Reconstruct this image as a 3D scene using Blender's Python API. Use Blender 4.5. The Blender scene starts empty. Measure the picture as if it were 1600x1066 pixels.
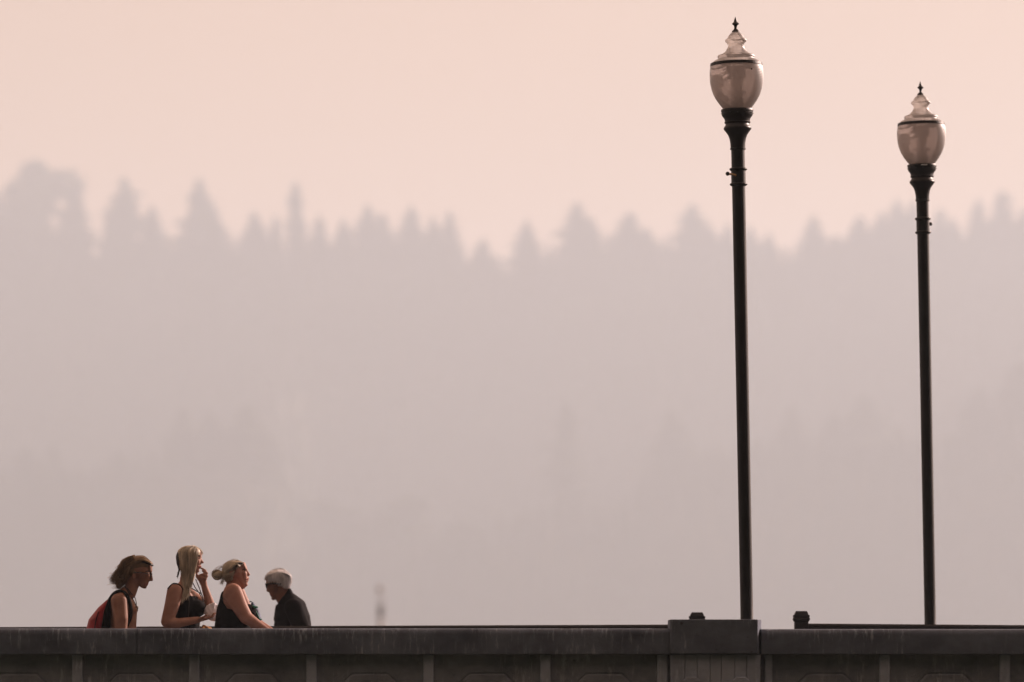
import bpy, bmesh, math, random
import numpy as np
from mathutils import Vector, Matrix

R = math.radians
scene = bpy.context.scene
COL = scene.collection

# ------------------------------------------------------------------ camera
FPX, CZ, HOR = 7040.0, 0.77, 1054.0          # focal length in photo pixels, eye height over the deck, eye level in the photo
cam_d = bpy.data.cameras.new('camera')
cam = bpy.data.objects.new('camera', cam_d)
COL.objects.link(cam)
cam.location = (0, 0, CZ)
cam.rotation_euler = (R(90), 0, 0)
cam_d.sensor_width = 36
cam_d.lens = FPX / 1600 * 36
cam_d.shift_y = (HOR - 533) / 1600
cam_d.clip_start, cam_d.clip_end = 0.5, 20000
cam_d.dof.use_dof = True
cam_d.dof.focus_distance = 34.4
cam_d.dof.aperture_fstop = 1.6
scene.camera = cam

def at(px, py, Y):
    """world point at depth Y that the photo shows at (px, py)"""
    return Vector(((px - 800) * Y / FPX, Y, CZ + (HOR - py) * Y / FPX))

# ------------------------------------------------------------------ sky and sun
SUN_AZ, SUN_EL = 54.0, 22.0# degrees to the right of the view, above the horizon
SKY_STRENGTH, SUN_STRENGTH, SMOKE = 0.070, 5.0, 0.75
SMOKE_COLOR = (0.49, 0.283, 0.17)
world = bpy.data.worlds.new('World')
scene.world = world
world.use_nodes = True
wn, wl = world.node_tree.nodes, world.node_tree.links
wn.clear()
w_out = wn.new('ShaderNodeOutputWorld')
w_bg = wn.new('ShaderNodeBackground')
sky = wn.new('ShaderNodeTexSky')
sky.sky_type = 'NISHITA'
sky.sun_disc = False
sky.sun_elevation = R(SUN_EL)
sky.sun_rotation = R(SUN_AZ)
sky.air_density, sky.dust_density, sky.ozone_density = 1.0, 6.0, 1.0
tint = wn.new('ShaderNodeMix'); tint.data_type = 'RGBA'; tint.blend_type = 'MULTIPLY'
tint.inputs['Factor'].default_value = 1.0
wl.new(sky.outputs[0], tint.inputs['A'])
tint.inputs["B"].default_value = (1.0, 0.86, 0.80, 1)          # smoke high in the air warms the whole sky
smoke = wn.new('ShaderNodeMix'); smoke.data_type = 'RGBA'     # an even veil of smoke over the whole sky
smoke.inputs['Factor'].default_value = SMOKE
wl.new(tint.outputs['Result'], smoke.inputs['A'])
smoke.inputs['B'].default_value = (*[c / SKY_STRENGTH for c in SMOKE_COLOR], 1)
wtc = wn.new('ShaderNodeTexCoord'); wnz = wn.new('ShaderNodeTexNoise')   # smoke is never quite even
wnz.inputs['Scale'].default_value = 5.0; wnz.inputs['Detail'].default_value = 4
wl.new(wtc.outputs['Generated'], wnz.inputs['Vector'])
wmr = wn.new('ShaderNodeMapRange'); wmr.inputs['To Min'].default_value = 0.90; wmr.inputs['To Max'].default_value = 1.10
wl.new(wnz.outputs['Fac'], wmr.inputs['Value'])
uneven = wn.new('ShaderNodeMix'); uneven.data_type = 'RGBA'; uneven.blend_type = 'MULTIPLY'; uneven.inputs['Factor'].default_value = 1.0
wl.new(smoke.outputs['Result'], uneven.inputs['A']); wl.new(wmr.outputs[0], uneven.inputs['B'])
wl.new(uneven.outputs['Result'], w_bg.inputs['Color'])
w_bg.inputs['Strength'].default_value = SKY_STRENGTH
wl.new(w_bg.outputs[0], w_out.inputs['Surface'])

sun_d = bpy.data.lights.new('sun', 'SUN')
sun_d.energy = SUN_STRENGTH
sun_d.color = (1.0, 0.74, 0.65)
sun_d.angle = R(0.6)
sun = bpy.data.objects.new('sun', sun_d)
COL.objects.link(sun)
S = Vector((math.sin(R(SUN_AZ)) * math.cos(R(SUN_EL)), math.cos(R(SUN_AZ)) * math.cos(R(SUN_EL)), math.sin(R(SUN_EL))))
sun.rotation_euler = S.to_track_quat('Z', 'Y').to_euler()

vs = scene.view_settings
vs.view_transform, vs.look, vs.exposure, vs.gamma = "Standard", "None", 0.80, 1.0
vs.use_curve_mapping = False
scene.cycles.volume_bounces = 1
scene.cycles.max_bounces = 8
scene.cycles.transparent_max_bounces = 12
scene.cycles.use_denoising = True

HAZE_DENSITY, HAZE_G, HAZE_COLOR = 0.00043, 0.2, (0.745, 0.868, 1.0)

# ------------------------------------------------------------------ materials
MATS = {}
def mat(name, color, rough=0.7, metal=0.0, vary=0.0, scale=8.0, bump=0.0, bscale=40.0, stretch=(1, 1, 1), spec=0.5, alt=None, sheen=0.0):
    """Principled with a noise that varies the colour and a fine bump"""
    m = bpy.data.materials.new(name); m.use_nodes = True
    n, l = m.node_tree.nodes, m.node_tree.links
    b = n['Principled BSDF']
    b.inputs['Roughness'].default_value = rough
    b.inputs['Metallic'].default_value = metal
    b.inputs['Specular IOR Level'].default_value = spec
    b.inputs['Base Color'].default_value = (*color, 1)
    if sheen: b.inputs['Sheen Weight'].default_value = sheen
    if vary or bump:
        tc = n.new('ShaderNodeTexCoord'); mp = n.new('ShaderNodeMapping')
        mp.inputs['Scale'].default_value = stretch
        l.new(tc.outputs['Object'], mp.inputs['Vector'])
    if vary:
        t = n.new('ShaderNodeTexNoise'); t.inputs['Scale'].default_value = scale; t.inputs['Detail'].default_value = 6
        l.new(mp.outputs[0], t.inputs['Vector'])
        r = n.new('ShaderNodeValToRGB')
        r.color_ramp.elements[0].position, r.color_ramp.elements[1].position = 0.3, 0.7
        a = alt or tuple(c * (1 + vary) for c in color)
        r.color_ramp.elements[0].color = (*[c * (1 - vary) for c in color], 1)
        r.color_ramp.elements[1].color = (*a, 1)
        l.new(t.outputs['Fac'], r.inputs['Fac']); l.new(r.outputs['Color'], b.inputs['Base Color'])
    if bump:
        t2 = n.new('ShaderNodeTexNoise'); t2.inputs['Scale'].default_value = bscale; t2.inputs['Detail'].default_value = 5
        l.new(mp.outputs[0], t2.inputs['Vector'])
        bp = n.new('ShaderNodeBump'); bp.inputs['Strength'].default_value = bump; bp.inputs['Distance'].default_value = 0.01
        l.new(t2.outputs['Fac'], bp.inputs['Height']); l.new(bp.outputs[0], b.inputs['Normal'])
    MATS[name] = m
    return m

def concrete(name, dark, mid, pale, streak=1.0):
    """weathered concrete: blotches, pale runs down the face, dark chips, grain"""
    m = bpy.data.materials.new(name); m.use_nodes = True
    n, l = m.node_tree.nodes, m.node_tree.links
    b = n['Principled BSDF']; b.inputs['Roughness'].default_value = 0.88; b.inputs['Specular IOR Level'].default_value = 0.35
    geo = n.new('ShaderNodeNewGeometry')
    def noise(scale, stretch, detail=6, rough=0.6):
        mp = n.new('ShaderNodeMapping'); mp.inputs['Scale'].default_value = stretch
        l.new(geo.outputs['Position'], mp.inputs['Vector'])
        t = n.new('ShaderNodeTexNoise'); t.inputs['Scale'].default_value = scale; t.inputs['Detail'].default_value = detail; t.inputs['Roughness'].default_value = rough
        l.new(mp.outputs[0], t.inputs['Vector']); return t.outputs['Fac']
    def ramp(f, p0, p1, c0, c1):
        r = n.new('ShaderNodeValToRGB'); r.color_ramp.elements[0].position, r.color_ramp.elements[1].position = p0, p1
        r.color_ramp.elements[0].color, r.color_ramp.elements[1].color = (*c0, 1), (*c1, 1)
        l.new(f, r.inputs['Fac']); return r.outputs['Color']
    def mix(f, a, bb, mode='MIX'):
        x = n.new('ShaderNodeMix'); x.data_type = 'RGBA'; x.blend_type = mode
        l.new(f, x.inputs['Factor']); l.new(a, x.inputs['A']); l.new(bb, x.inputs['B']); return x.outputs['Result']
    def rgb(c):
        x = n.new('ShaderNodeRGB'); x.outputs[0].default_value = (*c, 1); return x.outputs[0]
    base = ramp(noise(2.6, (1, 1, 1.6)), 0.32, 0.7, dark, mid)
    runs = ramp(noise(9.0, (3.4, 1, 0.55), 8, 0.75), 0.53, 0.66, (0, 0, 0), (1, 1, 1))
    patch = ramp(noise(1.7, (1, 1, 1), 3), 0.40, 0.58, (0, 0, 0), (streak, streak, streak))
    both = n.new('ShaderNodeMath'); both.operation = 'MULTIPLY'; l.new(runs, both.inputs[0]); l.new(patch, both.inputs[1])
    c = mix(both.outputs[0], base, rgb(pale))
    chips = ramp(noise(14, (1.0, 1, 1.6), 4, 0.75), 0.66, 0.72, (0, 0, 0), (0.75, 0.75, 0.75))
    c = mix(chips, c, rgb([x * 0.35 for x in dark]))
    l.new(c, b.inputs['Base Color'])
    bp = n.new('ShaderNodeBump'); bp.inputs['Strength'].default_value = 0.5; bp.inputs['Distance'].default_value = 0.012
    l.new(noise(45, (1, 1, 1), 8, 0.7), bp.inputs['Height']); l.new(bp.outputs[0], b.inputs['Normal'])
    MATS[name] = m
    return m

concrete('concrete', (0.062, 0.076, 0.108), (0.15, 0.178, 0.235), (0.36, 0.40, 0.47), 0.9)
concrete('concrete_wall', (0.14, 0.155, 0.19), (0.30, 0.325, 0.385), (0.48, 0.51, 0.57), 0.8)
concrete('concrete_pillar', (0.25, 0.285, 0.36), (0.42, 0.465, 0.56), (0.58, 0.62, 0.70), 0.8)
mat('black_paint', (0.008, 0.007, 0.008), 0.45, 0.0, 0.35, 9, 0.15, 60, spec=0.35)
mat('rail_paint', (0.012, 0.011, 0.014), 0.6, 0.0, 0.3, 6, spec=0.4)
mat('paving', (0.07, 0.068, 0.067), 0.9, 0, 0.25, 3, 0.3, 30)
mat('asphalt', (0.05, 0.05, 0.05), 0.92, 0, 0.25, 2, 0.4, 60)
mat('bare_ground', (0.07, 0.065, 0.04), 0.95, 0, 0.3, 0.05)
mat('forest_floor', (0.04, 0.045, 0.025), 0.95, 0, 0.3, 0.02)
mat('needles', (0.028, 0.045, 0.022), 0.85, 0, 0.35, 0.15, spec=0.2)
mat('leaves', (0.045, 0.065, 0.025), 0.8, 0, 0.35, 0.2, spec=0.2)
mat('bark', (0.06, 0.045, 0.035), 0.9, 0, 0.3, 1.0)
mat('galvanised', (0.25, 0.24, 0.24), 0.6, 0.3, 0.2, 1.0)
mat('mast_dark', (0.05, 0.04, 0.045), 0.6, 0.0, 0.2, 1.0)

# ------------------------------------------------------------------ mesh helpers
class MB:
    def __init__(self): self.v, self.f = [], []
    def add(self, vs_, fs_):
        o = len(self.v); self.v += [tuple(p) for p in vs_]; self.f += [tuple(i + o for i in f) for f in fs_]
        return self
    def box(self, x0, x1, y0, y1, z0, z1):
        return self.add([(x0, y0, z0), (x1, y0, z0), (x1, y1, z0), (x0, y1, z0), (x0, y0, z1), (x1, y0, z1), (x1, y1, z1), (x0, y1, z1)],
                        [(0, 3, 2, 1), (4, 5, 6, 7), (0, 1, 5, 4), (1, 2, 6, 5), (2, 3, 7, 6), (3, 0, 4, 7)])
    def lathe(self, prof, n=40, c=(0, 0, 0), cap=True):
        """prof: (radius, z) from the bottom up"""
        vs_, fs_ = [], []
        for r, z in prof:
            for k in range(n):
                a = 2 * math.pi * k / n
                vs_.append((c[0] + r * math.cos(a), c[1] + r * math.sin(a), c[2] + z))
        for i in range(len(prof) - 1):
            for k in range(n):
                k2 = (k + 1) % n
                fs_.append((i * n + k, i * n + k2, (i + 1) * n + k2, (i + 1) * n + k))
        if cap:
            fs_.append(tuple(range(n - 1, -1, -1))); fs_.append(tuple((len(prof) - 1) * n + k for k in range(n)))
        return self.add(vs_, fs_)
    def prism(self, poly, y0, y1):
        """poly in x, z (counter-clockwise seen from -y), pushed along y"""
        k = len(poly)
        vs_ = [(x, y0, z) for x, z in poly] + [(x, y1, z) for x, z in poly]
        fs_ = [tuple(range(k)), tuple(range(2 * k - 1, k - 1, -1))] + [(i, k + i, k + (i + 1) % k, (i + 1) % k) for i in range(k)]
        return self.add(vs_, fs_)
    def extrude_x(self, poly, x0, x1):
        """poly in y, z, pushed along x"""
        k = len(poly)
        vs_ = [(x0, y, z) for y, z in poly] + [(x1, y, z) for y, z in poly]
        fs_ = [tuple(range(k)), tuple(range(2 * k - 1, k - 1, -1))] + [(i, k + i, k + (i + 1) % k, (i + 1) % k) for i in range(k)]
        return self.add(vs_, fs_)
    def tube(self, pts, r, n=8):
        """a tube along points; r one radius or one per point"""
        pts = [Vector(p) for p in pts]
        rs = r if isinstance(r, (list, tuple)) else [r] * len(pts)
        vs_, fs_ = [], []
        ref = None
        for i, p in enumerate(pts):
            d = (pts[min(i + 1, len(pts) - 1)] - pts[max(i - 1, 0)])
            d = d.normalized() if d.length > 1e-9 else Vector((0, 0, 1))
            if ref is None or abs(ref.dot(d)) > 0.98:
                ref = Vector((0, 1, 0)) if abs(d.y) < 0.9 else Vector((1, 0, 0))
            u = (ref - d * ref.dot(d)).normalized(); w = d.cross(u); ref = u
            for k in range(n):
                a = 2 * math.pi * k / n
                vs_.append(p + (u * math.cos(a) + w * math.sin(a)) * rs[i])
        for i in range(len(pts) - 1):
            for k in range(n):
                k2 = (k + 1) % n
                fs_.append((i * n + k, i * n + k2, (i + 1) * n + k2, (i + 1) * n + k))
        fs_.append(tuple(range(n - 1, -1, -1))); fs_.append(tuple((len(pts) - 1) * n + k for k in range(n)))
        return self.add(vs_, fs_)
    def mesh(self, name, smooth=False, recalc=True):
        me = bpy.data.meshes.new(name)
        me.from_pydata(self.v, [], self.f)
        if recalc:
            bm = bmesh.new(); bm.from_mesh(me); bmesh.ops.recalc_face_normals(bm, faces=bm.faces); bm.to_mesh(me); bm.free()
        if smooth: me.polygons.foreach_set('use_smooth', [True] * len(me.polygons))
        me.update()
        return me
    def build(self, name, material, parent=None, smooth=False, bevel=0.0, segs=2, auto=None):
        me = self.mesh(name, smooth)
        return link(name, me, material, parent, bevel, segs, auto)

def link(name, me, material, parent=None, bevel=0.0, segs=2, auto=None):
    o = bpy.data.objects.new(name, me)
    COL.objects.link(o)
    if material and not me.materials: me.materials.append(MATS[material] if isinstance(material, str) else material)
    if parent is not None:
        o.parent = parent
        o.matrix_parent_inverse = Matrix.Translation(-parent.location) if parent.type == 'EMPTY' and parent.parent is None else Matrix.Identity(4)
    if bevel:
        b = o.modifiers.new('bevel', 'BEVEL'); b.width = bevel; b.segments = segs; b.limit_method = 'ANGLE'; b.angle_limit = R(35)
    if auto is not None: me.set_sharp_from_angle(angle=R(auto))
    return o

def tag(o, label=None, cat=None, group=None, kind=None):
    if label: o['label'] = label
    if cat: o['category'] = cat
    if group: o['group'] = group
    if kind: o['kind'] = kind
    return o

def empty(name, loc=(0, 0, 0)):
    o = bpy.data.objects.new(name, None)
    COL.objects.link(o); o.location = loc; o.empty_display_size = 0.2
    return o

def copy_tree(o, parent=None):
    c = o.copy(); COL.objects.link(c)
    c.parent = parent
    for ch in list(o.children): copy_tree(ch, c)
    return c

# ------------------------------------------------------------------ ground, hills
random.seed(7); rng = np.random.default_rng(7)
g = MB()
gx = [-3900, -1500, -600, -200, -60, -20, -6, 6, 20, 60, 200, 600, 1500, 3900]
gy = [-3900, -1500, -500, -100, -30, -8, 4, 8, 14, 22, 60, 200, 600, 1000, 1380, 2100, 3900]
def ground_z(x, y):
    d = max(abs(x) / 9.0, abs(y + 4) / 11.0)              # a low mound where the photographer stands
    t = min(1, max(0, (d - 0.9) / 1.2)); t = t * t * (3 - 2 * t)
    return -0.85 - 3.65 * t
for y in gy:
    for x in gx: g.v.append((x, y, ground_z(x, y)))
nx = len(gx)
for j in range(len(gy) - 1):
    for i in range(nx - 1): g.f.append((j * nx + i, j * nx + i + 1, (j + 1) * nx + i + 1, (j + 1) * nx + i))
tag(g.build('ground', 'bare_ground', smooth=True), 'flat bare ground below the bridge', kind='structure')

CREST_Y, RIDGE_Y, FOOT_Y = 2900.0, 2420.0, 2330.0
crest_px = [(-900, 380), (0, 382), (140, 378), (260, 372), (350, 382), (430, 378), (510, 388), (630, 378), (730, 394), (790, 408), (850, 398), (920, 368), (1000, 372), (1050, 382), (1130, 380), (1225, 394), (1320, 384), (1400, 366), (1500, 378), (1600, 372), (2500, 380)]
ridge_px = [(-900, 720), (0, 722), (90, 722), (140, 745), (200, 718), (300, 690), (400, 690), (430, 720), (465, 775), (500, 812), (560, 826), (640, 800), (690, 842), (750, 826), (850, 800), (885, 745), (940, 812), (1000, 760), (1050, 700), (1130, 705), (1200, 690), (1300, 676), (1400, 690), (1500, 672), (1600, 620), (2500, 690)]
WOOD_H = 17.0
def prof(tab, Y, x):
    px = x * FPX / Y + 800
    py = np.interp(px, [a for a, _ in tab], [b for _, b in tab]) - 10
    return CZ + (HOR - py) * Y / FPX - WOOD_H * 0.86
def hill_z(x, y):
    x = np.asarray(x, float); y = np.asarray(y, float) + 0 * np.asarray(x, float)
    r1, r2 = prof(crest_px, CREST_Y, x), prof(ridge_px, RIDGE_Y, x)
    ss = lambda a, b: (lambda t: t * t * (3 - 2 * t))(np.clip((y - a) / (b - a), 0, 1))
    z = -5.6 + (r2 + 5.6) * ss(FOOT_Y - 60, RIDGE_Y)
    back = r2 - 14 + (r1 - r2 + 14) * np.clip((y - RIDGE_Y - 130) / (CREST_Y - RIDGE_Y - 130), 0, 1)
    z = np.where(y > RIDGE_Y, np.maximum(back, np.minimum(r2, r2 - (y - RIDGE_Y) * .5)), z)
    z = np.where(y > CREST_Y, r1 - (y - CREST_Y) * 0.25, z)
    return z
hx, hy = np.linspace(-660, 660, 161), np.concatenate([np.linspace(FOOT_Y - 60, CREST_Y, 60), np.linspace(CREST_Y + 15, CREST_Y + 240, 6)])
X, Y_ = np.meshgrid(hx, hy)
Z = np.maximum(hill_z(X, Y_), -5.6)
h = MB(); h.v = list(zip(X.ravel(), Y_.ravel(), Z.ravel()))
for j in range(len(hy) - 1):
    for i in range(len(hx) - 1):
        a = j * len(hx) + i; h.f.append((a, a + 1, a + 1 + len(hx), a + len(hx)))
tag(h.build('hillside', 'forest_floor', smooth=True), 'wooded hillside fading into the smoke', kind='structure')

# ------------------------------------------------------------------ trees
def conifer(hh, rr, tiers, per, seed, start=0.12, lean=0.8):
    """crown of drooping branch blades round a stem, base at the origin; returns verts, tris"""
    r = np.random.default_rng(seed)
    V, F = [], []
    for t in range(tiers):
        u = start + (1 - start) * (t / tiers) ** 0.92
        rad = rr * ((1 - u) ** lean * r.uniform(0.5, 1.2) + 0.07 * r.uniform(.4, 1.2))
        lop, la = r.uniform(0, .38), r.uniform(0, 6.28)
        for k in range(per):
            a = 2 * math.pi * (k + r.uniform(-0.35, 0.35)) / per + t * 1.3
            L = rad * r.uniform(0.55, 1.25) * (1 + lop * math.cos(a - la)); w = max(0.35, L * 0.42)
            ca, sa = math.cos(a), math.sin(a)
            z0 = hh * u + r.uniform(-0.3, 0.5); dz = -L * r.uniform(0.15, 0.5)
            o = len(V)
            V += [(0, 0, z0 + hh * 0.05), (ca * L * .55 - sa * w, sa * L * .55 + ca * w, z0 + dz * .4 - w * .5), (ca * L, sa * L, z0 + dz), (ca * L * .55 + sa * w, sa * L * .55 - ca * w, z0 + dz * .4 - w * .5)]
            F += [(o, o + 1, o + 2), (o, o + 2, o + 3)]
    o = len(V)
    for k in range(5): V.append((0.025 * rr * math.cos(k * 1.2566), 0.025 * rr * math.sin(k * 1.2566), hh * 0.93))
    V.append((0, 0, hh))
    F += [(o + k, o + (k + 1) % 5, o + 5) for k in range(5)]
    return V, F
def broadleaf(hh, rr, count, seed):
    """crown of leaf clumps in several uneven lobes"""
    r = np.random.default_rng(seed); V, F = [], []
    lobes = [(r.normal(0, rr * .38), r.normal(0, rr * .38), hh * (.12 + .06 * q), rr * r.uniform(.42, .66)) for q in range(12)] + [(0, 0, hh - rr * .45, rr * .45)]
    for i in range(count):
        lx, ly, lz, lr = lobes[i % len(lobes)]
        d = r.normal(size=3); d /= np.linalg.norm(d)
        c = np.array([lx, ly, lz]) + d * lr * r.uniform(.55, 1.0)
        c[2] = min(c[2], hh - 0.1)
        s = r.uniform(.45, .95) * max(.8, rr * .19)
        e1 = r.normal(size=3); e1 /= np.linalg.norm(e1); e2 = np.cross(e1, d + .3 * r.normal(size=3)); e2 /= np.linalg.norm(e2) + 1e-9
        o = len(V)
        V += [tuple(c - e1 * s), tuple(c + e2 * s * .6), tuple(c + e1 * s), tuple(c - e2 * s * .6)]
        F += [(o, o + 1, o + 2), (o, o + 2, o + 3)]
    return V, F
def crown_mesh(kind, seed):
    m = MB()
    if kind == 'round':
        v, f = broadleaf(30, 9, 3400, seed)
        v = [(x / 30, y / 30, z / 30) for x, y, z in v]
    if kind in ('fir', 'broad_fir', 'column'):
        v, f = conifer(30, {'fir': 7.4, 'broad_fir': 10.5, 'column': 3.6}[kind], {'fir': 22, 'broad_fir': 18, 'column': 22}[kind], 10, seed, lean={'fir': .85, 'broad_fir': .72, 'column': .5}[kind])
        v = [(x / 30, y / 30, z / 30) for x, y, z in v]
    m.add(v, f)
    return m.mesh('crown_' + kind, recalc=False)
tk = MB(); tk.tube([(0, 0, -.06), (0, 0, .3), (.003, 0, .7), (0, .002, .95)], [.016, .012, .006, .0015], 7)
for a in range(5):
    z = .25 + .1 * a; tk.tube([(0, 0, z), (.06 * math.cos(a * 2.4), .06 * math.sin(a * 2.4), z + .03)], [.004, .0015], 5)
TRUNK = tk.mesh('trunk', True)
CROWNS = {k: [crown_mesh(k, 11 * i + 5) for i in range(4)] for k in ('fir', 'broad_fir', 'column', 'round')}
for k, ms in CROWNS.items():
    for m in ms: m.materials.append(MATS['leaves' if k == 'round' else 'needles'])
TRUNK.materials.append(MATS['bark'])
def tree(px, py, Y, width_px, kind, label, group, idx, name):
    top = at(px, py, Y)
    zb = float(hill_z(top.x, Y)) - 0.4
    hh = top.z - zb
    nominal = {'fir': 10.4, 'broad_fir': 15.2, 'column': 6.0, 'round': 18.0}[kind] / 30 * hh
    k = width_px * Y / FPX / nominal
    k = min(2.4, max(.6, k * 1.3))
    e = empty(name, (top.x, Y, zb)); tag(e, label, 'tree', group)
    c = link('crown', CROWNS[kind][idx % 4], None, None); c.parent = e
    t = link('trunk', TRUNK, None, None); t.parent = e
    for o in (c, t): o.scale = (hh * k, hh * k, hh) if o is c else (hh, hh, hh)
    c.rotation_euler.z = idx * 1.7
    return e
SKYLINE = [  # x, y of the top, width at half height, kind, what tells it apart
    (-6, 300, 60, 'broad_fir', 'hazy conifer cut by the left edge of the photo on the skyline'),
    (54, 252, 88, 'round', 'tallest round-headed tree on the skyline near the left edge'),
    (116, 288, 60, 'broad_fir', 'blunt hazy tree on the right shoulder of the tall round-headed tree'),
    (194, 277, 70, 'broad_fir', 'tall broad hazy fir above the walkers, second high peak of the skyline'),
    (237, 321, 46, 'fir', 'short hazy fir just right of the second high skyline peak'),
    (312, 280, 66, 'fir', 'tall ragged fir with a notched right side, third high skyline peak'),
    (331, 318, 50, 'broad_fir', 'small hazy tree filling the notch beside the tall ragged fir'),
    (397, 330, 56, 'fir', 'lone rounded fir between the ragged fir and the thin spire tree'),
    (430, 338, 30, 'column', 'faint slim tree left of the thin spire tree'),
    (462, 286, 34, 'column', 'thin spire-shaped tree standing alone high above the skyline'),
    (499, 336, 40, 'fir', 'short fir first to the right of the thin spire tree'),
    (536, 342, 40, 'fir', 'short fir second to the right of the thin spire tree'),
    (574, 320, 56, 'broad_fir', 'wide flat-shouldered fir above the gap right of the spire tree'),
    (598, 334, 44, 'broad_fir', 'right shoulder tree of the wide flat-shouldered fir'),
    (643, 322, 52, 'fir', 'blunt fir between the flat-shouldered fir and the twin crowns'),
    (676, 338, 40, 'fir', 'left one of the twin crowns near the middle of the skyline'),
    (702, 330, 44, 'broad_fir', 'right one of the twin crowns near the middle of the skyline'),
    (755, 372, 40, 'fir', 'lowest small tree beside the deepest dip of the skyline'),
    (823, 345, 56, 'fir', 'lone pointed fir just right of the deepest dip of the skyline'),
    (901, 316, 56, 'broad_fir', 'high pointed tree in the middle right part of the skyline'),
    (924, 340, 44, 'fir', 'shoulder tree clinging to the high pointed mid-right tree'),
    (985, 332, 74, 'broad_fir', 'wide soft-topped tree left of the broad cone before the near lamp'),
    (1012, 356, 40, 'fir', 'short fir on the right foot of the wide soft-topped tree'),
    (1082, 319, 66, 'broad_fir', 'broad cone-shaped fir left of the near lamp post'),
    (1109, 352, 40, 'fir', 'small fir at the right foot of the broad cone by the near lamp'),
    (1137, 350, 40, 'fir', 'fir peeking out at the left edge of the near lamp post'),
    (1172, 354, 40, 'fir', 'fir peeking out at the right edge of the near lamp post'),
    (1202, 364, 44, 'fir', 'low fir first to the right of the near lamp post'),
    (1272, 337, 52, 'fir', 'pointed fir halfway between the two lamp posts'),
    (1306, 368, 40, 'broad_fir', 'low bushy tree right of the fir halfway between the lamps'),
    (1343, 338, 56, 'broad_fir', 'sloping tree at the left foot of the high clump behind the far lamp'),
    (1378, 330, 44, 'fir', 'fir on the rising flank left of the far lamp post'),
    (1403, 312, 52, 'broad_fir', 'highest fir immediately left of the far lamp post'),
    (1427, 314, 46, 'fir', 'fir almost hidden behind the far lamp post'),
    (1469, 327, 46, 'broad_fir', 'fir immediately right of the far lamp post'),
    (1488, 340, 44, 'fir', 'shoulder tree left of the bright gap right of the far lamp'),
    (1529, 312, 50, 'fir', 'pointed fir right of the bright gap beyond the far lamp'),
    (1566, 299, 60, 'broad_fir', 'tallest broad fir near the right edge of the skyline'),
    (1602, 326, 56, 'broad_fir', 'fir cut by the right edge of the photo on the skyline'),
]
for i, (px, py, w, k, lab) in enumerate(SKYLINE):
    tree(px, py, CREST_Y - 4 + 9 * ((i * 7) % 5) / 5, w, k, lab, 'trees along the hazy skyline', i, {'round': 'broadleaf_tree'}.get(k, 'fir_tree'))
NEARER = [
    (40, 697, 60, 'broad_fir', 'very faint tree low on the hill at the left edge'),
    (84, 694, 50, 'fir', 'very faint tree low on the hill beside the left-edge one'),
    (186, 704, 60, 'broad_fir', 'barely visible tree on the hill above the backpack walker'),
    (286, 636, 60, 'fir', 'faint tall fir on the hill above the long-haired blonde'),
    (328, 640, 48, 'fir', 'faint fir on the hill above the woman with the bun'),
    (386, 632, 60, 'broad_fir', 'faint broad fir on the hill above the white-haired man'),
    (512, 782, 60, 'round', 'faint rounded tree low on the hill left of the thin mast'),
    (592, 790, 56, 'broad_fir', 'faint tree low on the hill straight above the thin mast'),
    (640, 774, 66, 'round', 'faint rounded tree low on the hill right of the thin mast'),
    (722, 812, 60, 'round', 'faint low tree on the hill below the middle of the photo'),
    (885, 632, 60, 'column', 'faint tall column-shaped tree on the hill right of the middle'),
    (1050, 642, 66, 'fir', 'faint tall fir on the hill left of the near lamp post'),
    (1236, 634, 56, 'fir', 'faint fir on the hill first to the right of the near lamp post'),
    (1304, 645, 56, 'fir', 'faint fir on the hill midway between the lamp posts'),
    (1352, 618, 66, 'broad_fir', 'faint tall fir on the hill nearest the far lamp post'),
    (1402, 664, 50, 'fir', 'faint short fir on the hill touching the far lamp post'),
    (1530, 606, 66, 'broad_fir', 'faint fir on the hill right of the far lamp post'),
    (1596, 566, 70, 'broad_fir', 'faint tall fir on the hill at the right edge'),
]
for i, (px, py, w, k, lab) in enumerate(NEARER):
    tree(px, py, RIDGE_Y - 3 + 2 * (i % 4), w * 1.35, k, lab, 'faint trees lower on the hill', i, {'round': 'broadleaf_tree'}.get(k, 'fir_tree'))
# the wood between them reads as one mass
def wood_proto(i):
    v, f = conifer(20, 5.6, 9, 6, 60 + i, lean=.5); return np.array(v) / 20, np.array(f)
protos = [wood_proto(i) for i in range(6)]
VV, FF, off = [], [], 0
yy = FOOT_Y - 20
while yy < CREST_Y + 30:
    half = 0.5 * 1600 / FPX * yy + 190; edge = 0.5 * 1600 / FPX * yy + 25
    xs = np.arange(-half, half, 8.0) + rng.uniform(-3.2, 3.2, len(np.arange(-half, half, 8.0)))
    ys = yy + rng.uniform(-3.0, 3.0, len(xs))
    zs = hill_z(xs, ys) - .3
    for x, y, z in zip(xs, ys, zs):
        v, f = protos[rng.integers(6)]
        hh = WOOD_H * rng.uniform(.6, 1.12) * (rng.uniform(1, 2.1) if abs(x) > edge else 1); w = hh * rng.uniform(.9, 1.25); a = rng.uniform(0, 6.28)
        c, s = math.cos(a), math.sin(a)
        p = np.empty_like(v); p[:, 0] = (v[:, 0] * c - v[:, 1] * s) * w + x; p[:, 1] = (v[:, 0] * s + v[:, 1] * c) * w + y; p[:, 2] = v[:, 2] * hh + z
        VV.append(p); FF.append(f + off); off += len(v)
    yy += 10.0
VV, FF = np.concatenate(VV), np.concatenate(FF)
wm = bpy.data.meshes.new('far_wood')
wm.vertices.add(len(VV)); wm.vertices.foreach_set('co', VV.astype(np.float32).ravel())
wm.loops.add(len(FF) * 3); wm.loops.foreach_set('vertex_index', FF.astype(np.int32).ravel())
wm.polygons.add(len(FF)); wm.polygons.foreach_set('loop_start', np.arange(0, len(FF) * 3, 3, dtype=np.int32))
wm.update(); wm.validate()
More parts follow.
